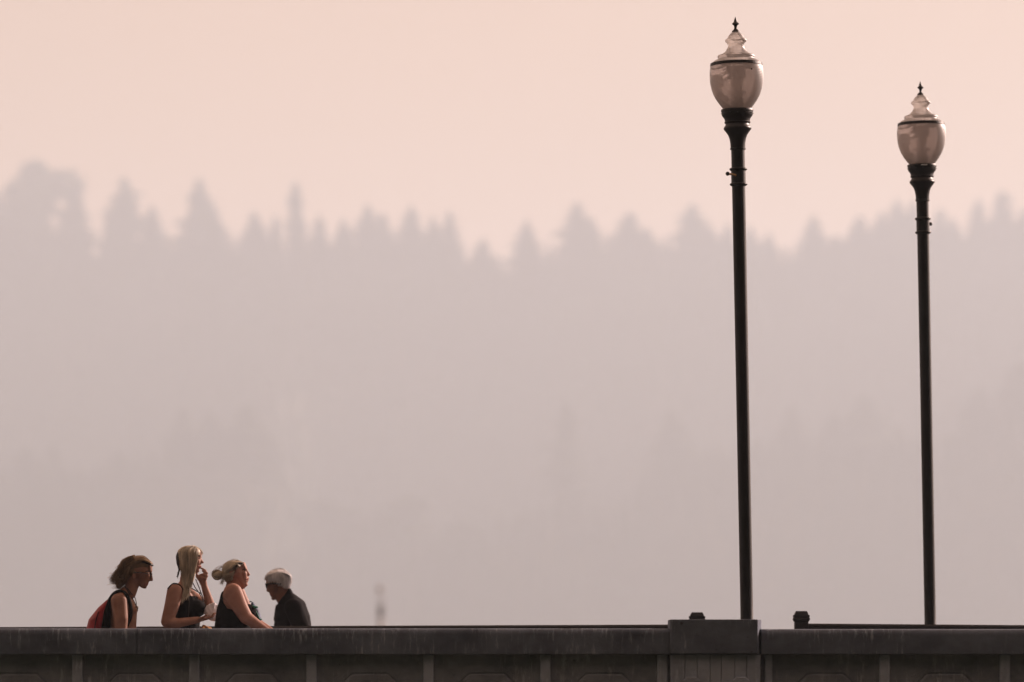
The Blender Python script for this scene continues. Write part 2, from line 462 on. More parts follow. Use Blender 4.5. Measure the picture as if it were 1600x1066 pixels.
tag(link('far_wood', wm, 'needles'), 'hazy conifer wood covering the far hillside', 'wood', kind='stuff')

# out-of-view wooded slope, added to keep sky light off the bridge's near side
def shade_slope_z(x, y):
    y = y - (np.asarray(x, float) / 60.0) ** 2 * 4
    t = np.clip((-y - 12) / 44.0, 0, 1)
    return -0.9 - 3.0 * (1 - t) + 60 * t * t * (3 - 2 * t)
bx, by = np.linspace(-160, 160, 41), np.linspace(-150, -9, 30)
X, Y_ = np.meshgrid(bx, by); Z = shade_slope_z(X, Y_)
h = MB(); h.v = list(zip(X.ravel(), Y_.ravel(), Z.ravel()))
for j in range(len(by) - 1):
    for i in range(len(bx) - 1):
        a = j * len(bx) + i; h.f.append((a, a + 1, a + 1 + len(bx), a + len(bx)))
tag(h.build('shade_slope', 'forest_floor', smooth=True), 'unseen wooded slope added behind the camera to shade the bridge', kind='structure')
VV, FF, off = [], [], 0
for x in np.arange(-155, 156, 5.0):
    for y in np.arange(-120, -17, 5.0):
        x_, y_ = x + rng.uniform(-2, 2), y + rng.uniform(-2, 2) + (x / 60.0) ** 2 * 4
        if y_ > -17 or y_ < -145: continue
        v, f = protos[rng.integers(6)]; hh = rng.uniform(13, 22); w = hh * rng.uniform(.8, 1.0)
        p = v * np.array([w, w, hh]) + np.array([x_, y_, float(shade_slope_z(x_, y_)) - .3])
        VV.append(p); FF.append(f + off); off += len(v)
for x, y in [(sx * (10 + 6.5 * i), yy_ + 2 * (i % 2)) for sx in (-1, 1) for i in range(5) for yy_ in (-12, -5, 2, 9, 16, 23)]:     # unseen trees added on either hand, shading the air before the bridge
    v, f = protos[rng.integers(6)]; hh = rng.uniform(15, 21); w = hh * rng.uniform(.7, .85)
    x_, y_ = x + rng.uniform(-1, 1), y + rng.uniform(-1, 1)
    VV.append(v * np.array([w, w, hh]) + np.array([x_, y_, ground_z(x_, y_) - .3])); FF.append(f + off); off += len(v)
VV, FF = np.concatenate(VV), np.concatenate(FF)
wm = bpy.data.meshes.new('shade_wood')
wm.from_pydata([tuple(q) for q in VV], [], [tuple(q) for q in FF]); wm.update()
tag(link('shade_wood', wm, 'needles'), 'unseen conifer wood added round the camera to shade the bridge', 'wood', kind='stuff')

# ------------------------------------------------------------------ the bridge
br = empty('bridge', (0, 36, 0)); tag(br, 'concrete road bridge carrying the walkway behind the parapet', 'bridge')
MB().box(-60, 60, 33.06, 48, -1.1, -0.02).build('deck_slab', 'concrete_wall', br, bevel=.03)
for x in (-45, -15, 15, 45): MB().box(x - .9, x + .9, 34.2, 46.8, -5.2, -1.102).build('pier', 'concrete_wall', br, bevel=.1)
tag(MB().box(-60, 60, 33.3, 39.2, -.018, 0).build('walkway', 'paving'), 'paved walkway on the bridge', kind='structure')
tag(MB().box(-60, 60, 39.2, 47.6, -.018, -.006).build('road', 'asphalt'), 'asphalt road on the bridge', kind='structure')

pp = empty('concrete_parapet', (0, 33.2, 0)); tag(pp, 'long weathered grey concrete parapet along the bottom with a square pillar', 'parapet')
PY = 33.0
def zz(py, Y=PY): return CZ + (HOR - py) * Y / FPX
def xx(px, Y=PY): return (px - 800) * Y / FPX
ztop, zbot = zz(982), zz(1022)
def coping(x0, x1, z1):
    q = [(PY, zbot), (PY + .40, zbot)]
    for k in range(7): a = R(15 * k); q.append((PY + .40 - .045 * (1 - math.cos(a)), z1 - .045 + .045 * math.sin(a)))
    for k in range(7): a = R(90 - 15 * k); q.append((PY + .045 - .045 * math.cos(R(90 - 15 * (6 - k))) * 0 - .045 * math.cos(a), z1 - .045 + .045 * math.sin(a)))
    m = MB(); m.extrude_x(q, x0, x1)
    return m.build('coping', 'concrete', pp, auto=30, smooth=True)
MB().box(-23.9, 23.9, PY + .05, PY + .36, zbot + .002, zz(983) - .02).build('coping_core', 'concrete', pp)
XL, XR = xx(1047, 32.95), xx(1189.5, 32.95)
# the coping was cast in lengths: thin joints between them
joints = [-24, -14.2, -9.3, xx(214), xx(745), XL]
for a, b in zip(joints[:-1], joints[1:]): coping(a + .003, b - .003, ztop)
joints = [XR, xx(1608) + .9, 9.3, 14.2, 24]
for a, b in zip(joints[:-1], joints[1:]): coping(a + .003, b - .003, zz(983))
MB().box(-24, XL + .05, PY + .085, PY + .30, -.02, zbot - .001).build('wall', 'concrete_wall', pp)
MB().box(XR - .05, 24, PY + .085, PY + .30, -.02, zbot - .001).build('wall', 'concrete_wall', pp)
ribs_px = [1035.5 - 183.2 * k for k in range(0, 13)] + [1201.5, 1383, 1571.5] + [1571.5 + 184 * k for k in range(1, 8)]
rib_me = None
for px in ribs_px:
    w = .038 if px not in (1201.5,) else .028
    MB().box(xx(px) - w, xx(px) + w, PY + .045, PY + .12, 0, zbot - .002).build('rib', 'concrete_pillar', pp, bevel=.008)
cent = [(ribs_px[k] + ribs_px[k + 1]) / 2 for k in range(12)] + [1291, 1478] + [1571.5 + 184 * (k + .5) for k in range(7)]
for px in cent:
    c = xx(px); hw, ch = .205, .075; z1, z0 = zz(1053), .16
    def octo(s):
        return [(c - hw - s, z0 + ch - s * .4), (c - hw + ch - s * .4, z0 - s), (c + hw - ch + s * .4, z0 - s), (c + hw + s, z0 + ch - s * .4), (c + hw + s, z1 - ch + s * .4), (c + hw - ch + s * .4, z1 + s), (c - hw + ch - s * .4, z1 + s), (c - hw - s, z1 - ch + s * .4)]
    m = MB(); m.prism(octo(0), PY + .062, PY + .12)
    p = m.build('panel', 'concrete_wall', pp, bevel=.012)
    m = MB(); o1, o0 = octo(.03), octo(.012)
    k = 8
    vs_ = [(x, PY + .076, z) for x, z in o1] + [(x, PY + .076, z) for x, z in o0] + [(x, PY + .12, z) for x, z in o1] + [(x, PY + .12, z) for x, z in o0]
    fs_ = []
    for i in range(k):
        j = (i + 1) % k
        fs_ += [(i, j, k + j, k + i), (2 * k + i, 2 * k + j, j, i), (k + i, k + j, 3 * k + j, 3 * k + i)]
    m.add(vs_, fs_); m.build('panel_moulding', 'concrete_wall', p)
# pillar
ch = .03; y0, y1 = 32.95, 33.47
zt = zz(968, 32.95)
pil = MB()
poly = [(XL + .008, y0), (XR - .026, y0), (XR + .010, y0 + .17), (XR + .008, y1 - ch), (XR - ch, y1), (XL + ch, y1), (XL, y1 - ch), (XL, y0 + .008)]
def slab(poly, z0, z1):
    m = MB(); k = len(poly)
    m.add([(x, y, z0) for x, y in poly] + [(x, y, z1) for x, y in poly], [tuple(range(k)), tuple(range(2 * k - 1, k - 1, -1))] + [(i, (i + 1) % k, k + (i + 1) % k, k + i) for i in range(k)])
    return m
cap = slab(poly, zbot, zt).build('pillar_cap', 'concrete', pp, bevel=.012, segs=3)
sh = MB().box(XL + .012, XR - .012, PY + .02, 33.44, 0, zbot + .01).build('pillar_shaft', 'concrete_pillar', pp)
ed = [1047.5, 1070, 1089.5, 1109.5, 1127, 1148, 1167, 1188.5]
for i in range(7):
    a, b = xx(ed[i], 32.98) + .0018, xx(ed[i + 1], 32.98) - .0018
    MB().box(a, b, PY - .012 + .003 * (i % 2), PY + .03, 0, zbot - .006).build('stave', 'concrete_pillar', sh, bevel=.003)
for cx, hw in ((1081, .066), (1158, .066)):
    c = xx(cx, 32.97); z1 = zz(1058, 32.97)
    m = MB(); m.prism([(c - hw, .3), (c + hw, .3), (c + hw, z1 - .03), (c + hw - .03, z1), (c - hw + .03, z1), (c - hw, z1 - .03)], PY - .03, PY)
    m.build('panel', 'concrete_pillar', sh, bevel=.006)

# ------------------------------------------------------------------ handrails
RY = 36.4
def railing(pa, pb, x_far, post_px, cap_py, label):
    e = empty('railing', (xx(post_px, RY), RY, 0)); tag(e, label, 'railing', 'black metal railings along the walkway')
    A, B = at(*pa, RY), at(*pb, RY)
    sl = (B.z - A.z) / (B.x - A.x)
    f = lambda x: A.z + sl * (x - A.x)
    xp = xx(post_px, RY)
    s = 1 if x_far > xp else -1
    xa, xb = xp + s * .056, x_far
    q = lambda h: [(xa, RY - .033, f(xa) - h), (xb, RY - .033, f(xb) - h)]
    m = MB()
    z0, z1 = f(xa), f(xb)
    prof_ = [(-.034, -.055), (.034, -.055), (.034, -.014), (.022, 0), (-.022, 0), (-.034, -.014)]
    k = 6
    m.add([(xa, RY + y, z0 + z) for y, z in prof_] + [(xb, RY + y, z1 + z) for y, z in prof_], [tuple(range(k)), tuple(range(2 * k - 1, k - 1, -1))] + [(i, (i + 1) % k, k + (i + 1) % k, k + i) for i in range(k)])
    m.build('handrail', 'rail_paint', e)
    for hz in (.75, .42, .12):
        MB().tube([(xa, RY, f(xa) - 1.1526 + hz), (xb, RY, f(xb) - 1.1526 + hz)], .018, 8).build('lower_rail', 'rail_paint', e)
    n = int(abs(xb - xa) / 2.2)
    for i in range(1, n + 1):
        x = xa + s * 2.2 * i
        MB().box(x - .025, x + .025, RY - .025, RY + .025, 0, f(x) - .05).build('post', 'rail_paint', e)
    # end post with its stepped cap
    zc = zz(cap_py, RY)
    po = MB().box(xp - .055, xp + .055, RY - .055, RY + .055, 0, zc - .088).build('end_post', 'rail_paint', e, bevel=.004)
    def ring(h0, h1, r0, r1):
        m = MB(); a, b = zc - h0, zc - h1
        m.add([(xp + sx * r0, RY + sy * r0, a) for sx, sy in ((-1, -1), (1, -1), (1, 1), (-1, 1))] + [(xp + sx * r1, RY + sy * r1, b) for sx, sy in ((-1, -1), (1, -1), (1, 1), (-1, 1))],
              [(3, 2, 1, 0), (4, 5, 6, 7), (0, 1, 5, 4), (1, 2, 6, 5), (2, 3, 7, 6), (3, 0, 4, 7)])
        return m
    cp = ring(.088, .066, .055, .068).build('post_cap', 'rail_paint', e)
    for a in ((.0662, .048, .068, .060), (.0482, .032, .064, .064), (.0322, .014, .056, .050), (.0142, 0, .050, .042)):
        ring(*a).build('cap_step', 'rail_paint', cp)
railing((0, 980), (1080, 976), -11.0, 1089, 957, 'black metal railing behind the walkers, ending behind the concrete pillar')
railing((1265, 974.5), (1600, 977), 11.0, 1252, 955, 'black metal railing with a free-standing capped end post beneath the far lamp')

# ------------------------------------------------------------------ street lamps
ZU = 735.7
def lp(pairs): return [(r / ZU, 5.735 - (y - 57) / ZU) for y, r in reversed(pairs)]
def lamp_globe_mat(name, top=False):
    m = bpy.data.materials.new(name); m.use_nodes = True
    n, l = m.node_tree.nodes, m.node_tree.links
    for x in list(n):
        if x.type != 'OUTPUT_MATERIAL': n.remove(x)
    out = n['Material Output']
    tc = n.new('ShaderNodeTexCoord')
    sep = n.new('ShaderNodeSeparateXYZ'); l.new(tc.outputs['Object'], sep.inputs[0])
    wv = n.new('ShaderNodeMath'); wv.operation = 'MULTIPLY'; wv.inputs[1].default_value = 520.0; l.new(sep.outputs['Z'], wv.inputs[0])
    sn = n.new('ShaderNodeMath'); sn.operation = 'SINE'; l.new(wv.outputs[0], sn.inputs[0])
    nz = n.new('ShaderNodeTexNoise'); nz.inputs['Scale'].default_value = 9; nz.inputs['Detail'].default_value = 4; l.new(tc.outputs['Object'], nz.inputs['Vector'])
    bp = n.new('ShaderNodeBump'); bp.inputs['Strength'].default_value = .2; bp.inputs['Distance'].default_value = .003
    ad = n.new('ShaderNodeMath'); ad.operation = 'MULTIPLY_ADD'; ad.inputs[1].default_value = .5; ad.inputs[2].default_value = .5; l.new(sn.outputs[0], ad.inputs[0])
    l.new(ad.outputs[0], bp.inputs['Height'])
    tl = n.new('ShaderNodeBsdfTranslucent'); tl.inputs['Color'].default_value = (.70, .61, .575, 1) if not top else (.92, .86, .82, 1)
    df = n.new('ShaderNodeBsdfDiffuse'); df.inputs['Color'].default_value = (.42, .41, .42, 1)
    tr = n.new('ShaderNodeBsdfTransparent'); tr.inputs['Color'].default_value = (.80, .75, .73, 1) if not top else (.97, .95, .94, 1)
    gl = n.new('ShaderNodeBsdfGlossy'); gl.inputs['Roughness'].default_value = .45; gl.inputs['Color'].default_value = (.8, .8, .8, 1)
    for x in (tl, df, gl): l.new(bp.outputs[0], x.inputs['Normal'])
    def mx(f, a, b):
        s = n.new('ShaderNodeMixShader')
        if isinstance(f, float): s.inputs[0].default_value = f
        else: l.new(f, s.inputs[0])
        l.new(a, s.inputs[1]); l.new(b, s.inputs[2]); return s.outputs[0]
    milk = mx(.3, tl.outputs[0], df.outputs[0])
    r = n.new('ShaderNodeMapRange'); r.inputs['To Min'].default_value = .86 if not top else .70; r.inputs['To Max'].default_value = .91 if not top else .78
    l.new(nz.outputs['Fac'], r.inputs['Value'])
    body = mx(r.outputs[0], tr.outputs[0], milk)
    fr = n.new('ShaderNodeFresnel'); fr.inputs['IOR'].default_value = 1.45; l.new(bp.outputs[0], fr.inputs['Normal'])
    l.new(mx(fr.outputs[0], body, gl.outputs[0]), out.inputs['Surface'])
    MATS[name] = m
lamp_globe_mat('globe_glass'); lamp_globe_mat('roof_glass', True)
mat('lamp_inside', (.06, .055, .06), .5, .2, .2, 10)
mat('label_tape', (.6, .6, .6), .6)

def thicken(o, t):
    s = o.modifiers.new('solidify', 'SOLIDIFY'); s.thickness = t; s.offset = -1
    return o
def make_lamp():
    e = empty('street_lamp')
    # finial
    m = MB(); m.lathe(lp([(57, .5), (66, 4), (76, 7.5), (84, 9), (89, 12), (93, 17), (97, 20.5), (100, 18), (104, 12), (109, 8.5), (118, 7.5), (125, 9), (131, 14), (136, 19.5), (143, 22)]), 20)
    m.build('finial', 'black_paint', e, True, auto=40)
    m = MB(); m.lathe(lp([(143.5, 20), (150, 28), (158, 36), (168, 43), (178, 48), (181, 54), (184, 58.5), (190, 60), (196, 58), (203, 50), (213, 45), (226, 45), (238, 51), (250, 60), (260, 72), (267, 84), (270, 98), (276, 103), (284, 103), (290, 99), (294, 106), (300, 119), (308, 131), (316, 139)]), 56, cap=False)
    m.build('roof', 'roof_glass', e, True)
    m = MB(); m.lathe(lp([(314, 140), (316, 144), (330, 146), (332, 142)]), 56, cap=False)
    # inner side of the band, so that it is a closed hoop
    m.lathe(lp([(314, 137), (332, 137)]), 56, cap=False)
    m.build('band', 'black_paint', e, True, auto=40)
    gprof = [(331, 143), (340, 146), (360, 148.5), (385, 149.5), (410, 148.5), (435, 145.5), (460, 140), (485, 131.5), (505, 122), (525, 110), (545, 96), (560, 84), (574, 70)]
    m = MB(); m.lathe(lp(gprof), 56, cap=False)
    m.build('globe', 'globe_glass', e, True)
    # lamp gear inside the globe
    m = MB(); m.lathe(lp([(346, 40), (352, 52), (400, 50), (404, 34), (470, 30), (474, 52), (486, 52), (490, 32), (530, 36), (575, 40)]), 24)
    m.build('lamp_core', 'lamp_inside', e, True, auto=35)
    m = MB(); m.lathe([(.001, 0), (.006, .002), (.008, .006), (.006, .01), (.001, .012)], 8, (0, 0, 0))
    m.v = [(x + 78 / ZU, z * .0 - math.sqrt(148.5 ** 2 - 78 ** 2) / ZU - y - .001, 5.735 - (370 - 57) / ZU + z) for x, y, z in m.v]
    m.build('vent_plug', 'black_paint', e, True)
    m = MB(); m.lathe(lp([(571, 60), (571.5, 88), (576, 90), (584, 90), (587, 87), (604, 86), (610, 83), (618, 76), (628, 71), (640, 70), (644, 73), (648, 71), (653, 66), (660, 67), (668, 73), (676, 77.5), (682, 77), (690, 71), (700, 63), (715, 53), (735, 46), (760, 42), (786, 41), (788, 44), (795, 44), (797, 38)]), 48)
    co = m.build('collar', 'black_paint', e, True, auto=35)
    for k in range(12):                                  # rivets round the collar
        a = R(30 * k); m = MB(); m.lathe([(.0045, 0), (.0035, .004), (.001, .006)], 8)
        z = 5.735 - (595 - 57) / ZU; rr = 86.5 / ZU
        m.v = [(math.cos(a) * (rr + q[2]) - math.sin(a) * q[0], math.sin(a) * (rr + q[2]) + math.cos(a) * q[0], z + q[1]) for q in m.v]
        m.build('rivet', 'black_paint', co, True)
    pole = [(38 / ZU, 5.735 - (797 - 57) / ZU), (37 / ZU, 4.5), (36 / ZU, 3), (35.5 / ZU, 1.4), (36 / ZU, .9), (.06, .88)]
    m = MB(); m.lathe(list(reversed(pole)), 32); m.build('pole', 'black_paint', e, True, auto=35)
    for zy in (904, 988):
        z = 5.735 - (zy - 57) / ZU; m = MB()
        m.lathe([(37 / ZU, z - .014), (42 / ZU, z - .012), (48 / ZU, z - .006), (49.5 / ZU, z), (48 / ZU, z + .006), (42 / ZU, z + .010), (37 / ZU, z + .012)], 40, cap=False)
        m.build('ring', 'black_paint', e, True)
    m = MB(); m.lathe([(40.5 / ZU, 5.735 - (985 - 57) / ZU), (40.5 / ZU, 5.735 - (907 - 57) / ZU)], 32, cap=False); m.build('sleeve', 'black_paint', e, True)
    z = 5.735 - (938 - 57) / ZU
    arm = MB(); arm.tube([(-.02, -.052, z - .006), (-.045, -.056, z + .001), (-.078, -.05, z + .007)], .0085, 10)
    arm = arm.build('socket_arm', 'copper', e, True)
    m = MB(); m.lathe([(.001, -.016), (.011, -.012), (.016, 0), (.011, .012), (.001, .016)], 14, (-.084, -.05, z + .008)); m.build('socket_cap', 'black_paint', arm, True)
    m = MB(); m.lathe([(.17, 0), (.17, .05), (.15, .07), (.14, .5), (.125, .56), (.13, .6), (.10, .66), (.085, .8), (.075, .86), (.06, .9)], 32); m.build('base', 'black_paint', e, True, auto=30)
    return e
mat('copper', (.55, .34, .20), .4, .4, .3, 30)
lamp = make_lamp()
lamp2 = copy_tree(lamp)
lamp.location = (xx(1171.7, 34.0), 34.0, 0); lamp.rotation_euler = (0, R(-1.095), 0)
tag(lamp, 'nearer and taller black street lamp with acorn globe, beside the concrete pillar', 'street lamp', 'acorn street lamps on the bridge')
lamp2.location = (xx(1457.6, 37.7), 37.7, 0); lamp2.rotation_euler = (0, R(-1.05), R(0))
tag(lamp2, 'farther black street lamp with acorn globe, behind the right-hand railing', 'street lamp', 'acorn street lamps on the bridge')
for ch in lamp2.children:
    if ch.name.startswith('socket_arm'): ch.rotation_euler.z = R(193)
    if ch.name.startswith('vent_plug'): ch.rotation_euler.z = R(200)
m = MB(); zt_ = 5.735 - (575 - 57) / ZU - .009
for k in range(6):
    a0 = R(-98 + 4 * k); a1 = R(-98 + 4 * k + 4); r_ = 91.5 / ZU
    m.add([(r_ * math.cos(a0), r_ * math.sin(a0), zt_ - .004), (r_ * math.cos(a1), r_ * math.sin(a1), zt_ - .004), (r_ * math.cos(a1), r_ * math.sin(a1), zt_ + .006), (r_ * math.cos(a0), r_ * math.sin(a0), zt_ + .006)], [(0, 1, 2, 3)])
tp = link('tape_strip', m.mesh('tape_strip'), 'label_tape'); tp.parent = lamp2
thicken(tp, .001)

# ------------------------------------------------------------------ slim mast far behind the railing
MY = 430.0; pxm = MY / FPX
b_ = at(595, 975, MY)
ms = empty('mast', (b_.x, MY, -4.5)); tag(ms, 'slim hazy mast with a small round head far behind the railing', 'mast')
zt2 = at(595, 915, MY).z; zm = at(595, 946, MY).z
MB().tube([(b_.x, MY, -4.6), (b_.x, MY, zm - 1.0)], 4.6 * pxm, 14).build('lower_pole', 'galvanised', ms, True)
MB().tube([(b_.x, MY, zm - 1.05), (b_.x, MY, zm)], 5.2 * pxm, 14).build('sleeve', 'mast_dark', ms, True)
for sx in (-3, 3): MB().tube([(b_.x + sx * pxm, MY, zm - .05), (b_.x + (sx - 1.5) * pxm, MY, zt2 - 8 * pxm)], 1.0 * pxm, 8).build('upright', 'galvanised', ms, True)
m = MB(); m.lathe([(.5 * pxm, 0), (4 * pxm, 1.5 * pxm), (5.6 * pxm, 5 * pxm), (4.5 * pxm, 8.5 * pxm), (.5 * pxm, 10 * pxm)], 14, (b_.x - 1.5 * pxm, MY, zt2 - 10 * pxm)); m.build('lantern', 'galvanised', ms, True)

# ------------------------------------------------------------------ people
from mathutils.bvhtree import BVHTree
ZF = 6.273
def fib(n):
    i = np.arange(n) + .5; ph = np.arccos(1 - 2 * i / n); th = math.pi * (1 + 5 ** .5) * i
    return np.stack([np.cos(th) * np.sin(ph), np.sin(th) * np.sin(ph), np.cos(ph)], 1)
UNIT = fib(110)
class Frame:
    """the photo's zoomed pixels as a drawing plane at the person's own distance; d is depth towards (+) the far side"""
    def __init__(self, ox, Y0):
        self.ox, self.Y0 = ox, Y0; self.k = Y0 / FPX / ZF
        self.ground = (HOR + CZ * FPX / Y0 - 830) * ZF
    def p(self, zx, zy, d=0):
        v = at(self.ox + zx / ZF, 830 + zy / ZF, self.Y0); v.y += d * self.k; return v
    def inv(self, v):
        return ((v[0] * FPX / self.Y0 + 800 - self.ox) * ZF, (HOR - (v[2] - CZ) * FPX / self.Y0 - 830) * ZF, (v[1] - self.Y0) / self.k)
def radii(e): return (e[3], e[3], e[3]) if len(e) == 4 else (e[3], e[4], e[5])
def blob(fr, hulls, name, material, parent, voxel=.0055, smooth=5, grow=0, keep=None, offset=0):
    """union of convex hulls of ellipsoids as one continuous smooth surface; keep(zx, zy, d) trims it"""
    bm = bmesh.new()
    for hl in hulls:
        pts = []
        for e in hl:
            c = fr.p(*e[:3]); r = np.array(radii(e)) + grow
            pts += [bm.verts.new((c.x + u[0] * r[0] * fr.k, c.y + u[1] * r[1] * fr.k, c.z + u[2] * r[2] * fr.k)) for u in UNIT]
        res = bmesh.ops.convex_hull(bm, input=pts, use_existing_faces=False)
        dead = [x for x in res['geom_interior'] if isinstance(x, bmesh.types.BMVert)]
        bmesh.ops.delete(bm, geom=dead, context='VERTS')
    bmesh.ops.recalc_face_normals(bm, faces=bm.faces)
    me = bpy.data.meshes.new('tmp'); bm.to_mesh(me); bm.free()
    ob = bpy.data.objects.new('tmp', me); COL.objects.link(ob)
    rm = ob.modifiers.new('r', 'REMESH'); rm.mode = 'VOXEL'; rm.voxel_size = voxel
    if smooth:
        sm = ob.modifiers.new('s', 'SMOOTH'); sm.factor = .5; sm.iterations = smooth
    out = bpy.data.meshes.new_from_object(ob.evaluated_get(bpy.context.evaluated_depsgraph_get()))
    bpy.data.objects.remove(ob); bpy.data.meshes.remove(me)
    if keep:
        bm = bmesh.new(); bm.from_mesh(out)
        bmesh.ops.delete(bm, geom=[f for f in bm.faces if not keep(*fr.inv(f.calc_center_median()))], context='FACES')
        for _ in range(4):                                 # settle the ragged hem
            mv = {}
            for v in bm.verts:
                if v.is_boundary:
                    nb = [e.other_vert(v).co for e in v.link_edges if e.is_boundary]
                    if len(nb) == 2: mv[v] = v.co * .4 + (nb[0] + nb[1]) * .3
            for v, c in mv.items(): v.co = c
        bm.to_mesh(out); bm.free()
    out.polygons.foreach_set('use_smooth', [True] * len(out.polygons)); out.update()
    out.name = name
    if out.materials: out.materials.clear()
    return link(name, out, material, parent)
def bvh(o):
    return BVHTree.FromPolygons([tuple(v.co) for v in o.data.vertices], [tuple(p.vertices) for p in o.data.polygons])
def drape(fr, tree, pts, lift, side=-1):
    """pts (zx, zy) laid on the near (side -1) or far surface"""
    out = []
    for q in pts:
        v = fr.p(q[0], q[1], 0)
        hit = tree.ray_cast(Vector((v.x, fr.Y0 + side * 1.5, v.z)), Vector((0, -side, 0)))
        if hit[0] is None: v.y += (q[2] if len(q) > 2 else 0) * fr.k; out.append(v)
        else: out.append(hit[0] + hit[1] * lift)
    return out
def smooth_line(pts, n=6):
    pts = [Vector(p) for p in pts]
    if len(pts) < 3: return pts
    out = []
    for i in range(len(pts) - 1):
        p0, p1, p2, p3 = pts[max(i - 1, 0)], pts[i], pts[i + 1], pts[min(i + 2, len(pts) - 1)]
        for t in np.linspace(0, 1, n, endpoint=False):
            out.append(.5 * ((2 * p1) + (p2 - p0) * t + (2 * p0 - 5 * p1 + 4 * p2 - p3) * t * t + (3 * p1 - p0 - 3 * p2 + p3) * t ** 3))
    return out + [pts[-1]]
def strands(fr, guides, n, name, material, parent, r=2.6, jit=8, curl=0, turns=3, seed=1, taper=.35, shrink=(.8, 1.0)):
    """hair: n strands laid between neighbouring guide lines"""
    rg = np.random.default_rng(seed); m = MB()
    G = [np.array([tuple(q) + (0,) * (3 - len(q)) for q in gl], float) for gl in guides]
    for _ in range(n):
        u = rg.uniform(0, len(G) - 1.001) if len(G) > 1 else 0
        i = int(u); t = u - i
        L = G[i] * (1 - t) + G[min(i + 1, len(G) - 1)] * t
        L = L + rg.normal(0, jit, 3) * np.linspace(.35, 1, len(L))[:, None]
        cut = rg.uniform(*shrink)
        pts = smooth_line([Vector(x) for x in L], 4 if not curl else 7)
        pts = pts[:max(4, int(len(pts) * cut))]
        ph, am = rg.uniform(0, 6.28), curl * rg.uniform(.6, 1.3)
        res = []
        for k, q in enumerate(pts):
            s = k / (len(pts) - 1); a = ph + s * turns * 6.28
            w = am * min(1, s * 1.6)
            res.append(fr.p(q.x + w * math.cos(a), q.y + w * .55 * math.sin(a), q.z + w * math.sin(a)))
        rr = r * rg.uniform(.7, 1.3) * fr.k
        m.tube(res, [rr * (1 - (1 - taper) * k / (len(res) - 1)) for k in range(len(res))], 4)
    me = m.mesh(name, True, recalc=False)
    return link(name, me, material + '_strand', parent)
def hand(w, ux, uy, bend=1, d_sp=1.0):
    """palm, four fingers of different lengths and a thumb from the side of the palm; (ux, uy) points along the hand"""
    l = math.hypot(ux, uy); ux, uy = ux / l, uy / l; vx, vy = -uy * bend, ux * bend
    W = lambda a, b, d, r: (w[0] + ux * a + vx * b, w[1] + uy * a + vy * b, w[2] + d * d_sp, r)
    hs = [[W(0, 0, 0, 27), W(60, 4, -28, 17), W(60, 4, 28, 17), W(104, 4, -34, 14), W(104, 4, 34, 14)]]
    for i, L in enumerate((78, 92, 86, 64)):
        d = -37 + 25 * i
        a, b, c = W(108, 5, d, 11.5), W(108 + L * .5, 14, d * 1.1, 10.5), W(108 + L * .78, 44, d * 1.12, 9.5)
        hs += [[a, b], [b, c]]
    hs += [[W(25, 6, -34, 15), W(62, 20, -62, 12)], [W(62, 20, -62, 12), W(98, 34, -66, 10)]]
    return hs
def legs(fr, hx, hy, fx, step, r=1.0, face=1):
    """two legs from the hips down to feet on the deck"""
    hs, feet, g_ = [], [], fr.ground
    for s, st in ((-1, step), (1, -step)):
        hip, knee, ank = (hx, hy, s * 88, 98 * r), (hx + st * .45 + face * 18, (hy + g_) / 2 + 20, s * 92, 64 * r), (fx + st, g_ - 88, s * 92, 40 * r)
        hs += [[hip, knee], [knee, (knee[0] * .4 + ank[0] * .6 - face * 8, knee[1] * .5 + ank[1] * .5, s * 94, 52 * r), ank]]
        hs += [[(ank[0] - face * 28, g_ - 36, s * 92, 33), (ank[0] + face * 120, g_ - 26, s * 96, 36, 44, 25), (ank[0], g_ - 80, s * 92, 36)]]
        feet += [[(ank[0] - face * 30, g_ - 34, s * 92, 38, 42, 33), (ank[0] + face * 124, g_ - 25, s * 96, 42, 50, 24)]]
    return hs, feet

def skin(name, c, alt):
    m = mat(name, c, .6, 0, .12, 14, .12, 120, alt=alt, spec=.25)
    b = m.node_tree.nodes['Principled BSDF']; b.inputs['Subsurface Weight'].default_value = .12; b.inputs['Subsurface Radius'].default_value = (.012, .005, .003)
skin('skin_tanned', (.24, .115, .075), (.30, .15, .10)); skin('skin_fair', (.32, .165, .12), (.38, .205, .15)); skin('skin_rosy', (.32, .155, .115), (.38, .195, .145)); skin('skin_weathered', (.24, .115, .08), (.29, .145, .105))
def hairmat(name, a, b_, rough=.5):
    mat(name, tuple(c * .8 for c in a), rough, 0, .3, 26, 0, 1, (1, 1, .35), .3, alt=a)
    m = mat(name + '_strand', a, rough, 0, .3, 26, 0, 1, (1, 1, .35), .5, alt=b_)
    n, l = m.node_tree.nodes, m.node_tree.links
    g_ = n.new('ShaderNodeNewGeometry'); mr = n.new('ShaderNodeMapRange'); mr.inputs['To Min'].default_value = .6 if 'white' not in name else .9; mr.inputs['To Max'].default_value = 1.2 if 'white' not in name else 1.1
    l.new(g_.outputs['Random Per Island'], mr.inputs['Value'])
    x = n.new('ShaderNodeMix'); x.data_type = 'RGBA'; x.blend_type = 'MULTIPLY'; x.inputs['Factor'].default_value = 1
    l.new([k for k in n if k.type == 'VALTORGB'][0].outputs['Color'], x.inputs['A']); l.new(mr.outputs[0], x.inputs['B'])
    l.new(x.outputs['Result'], n['Principled BSDF'].inputs['Base Color'])
    tl = n.new('ShaderNodeBsdfTranslucent'); l.new(x.outputs['Result'], tl.inputs['Color'])      # thin hairs let the low sun through
    ms_ = n.new('ShaderNodeMixShader'); ms_.inputs[0].default_value = .25 if 'white' not in name else .12
    l.new(n['Principled BSDF'].outputs[0], ms_.inputs[1]); l.new(tl.outputs[0], ms_.inputs[2]); l.new(ms_.outputs[0], n['Material Output'].inputs['Surface'])
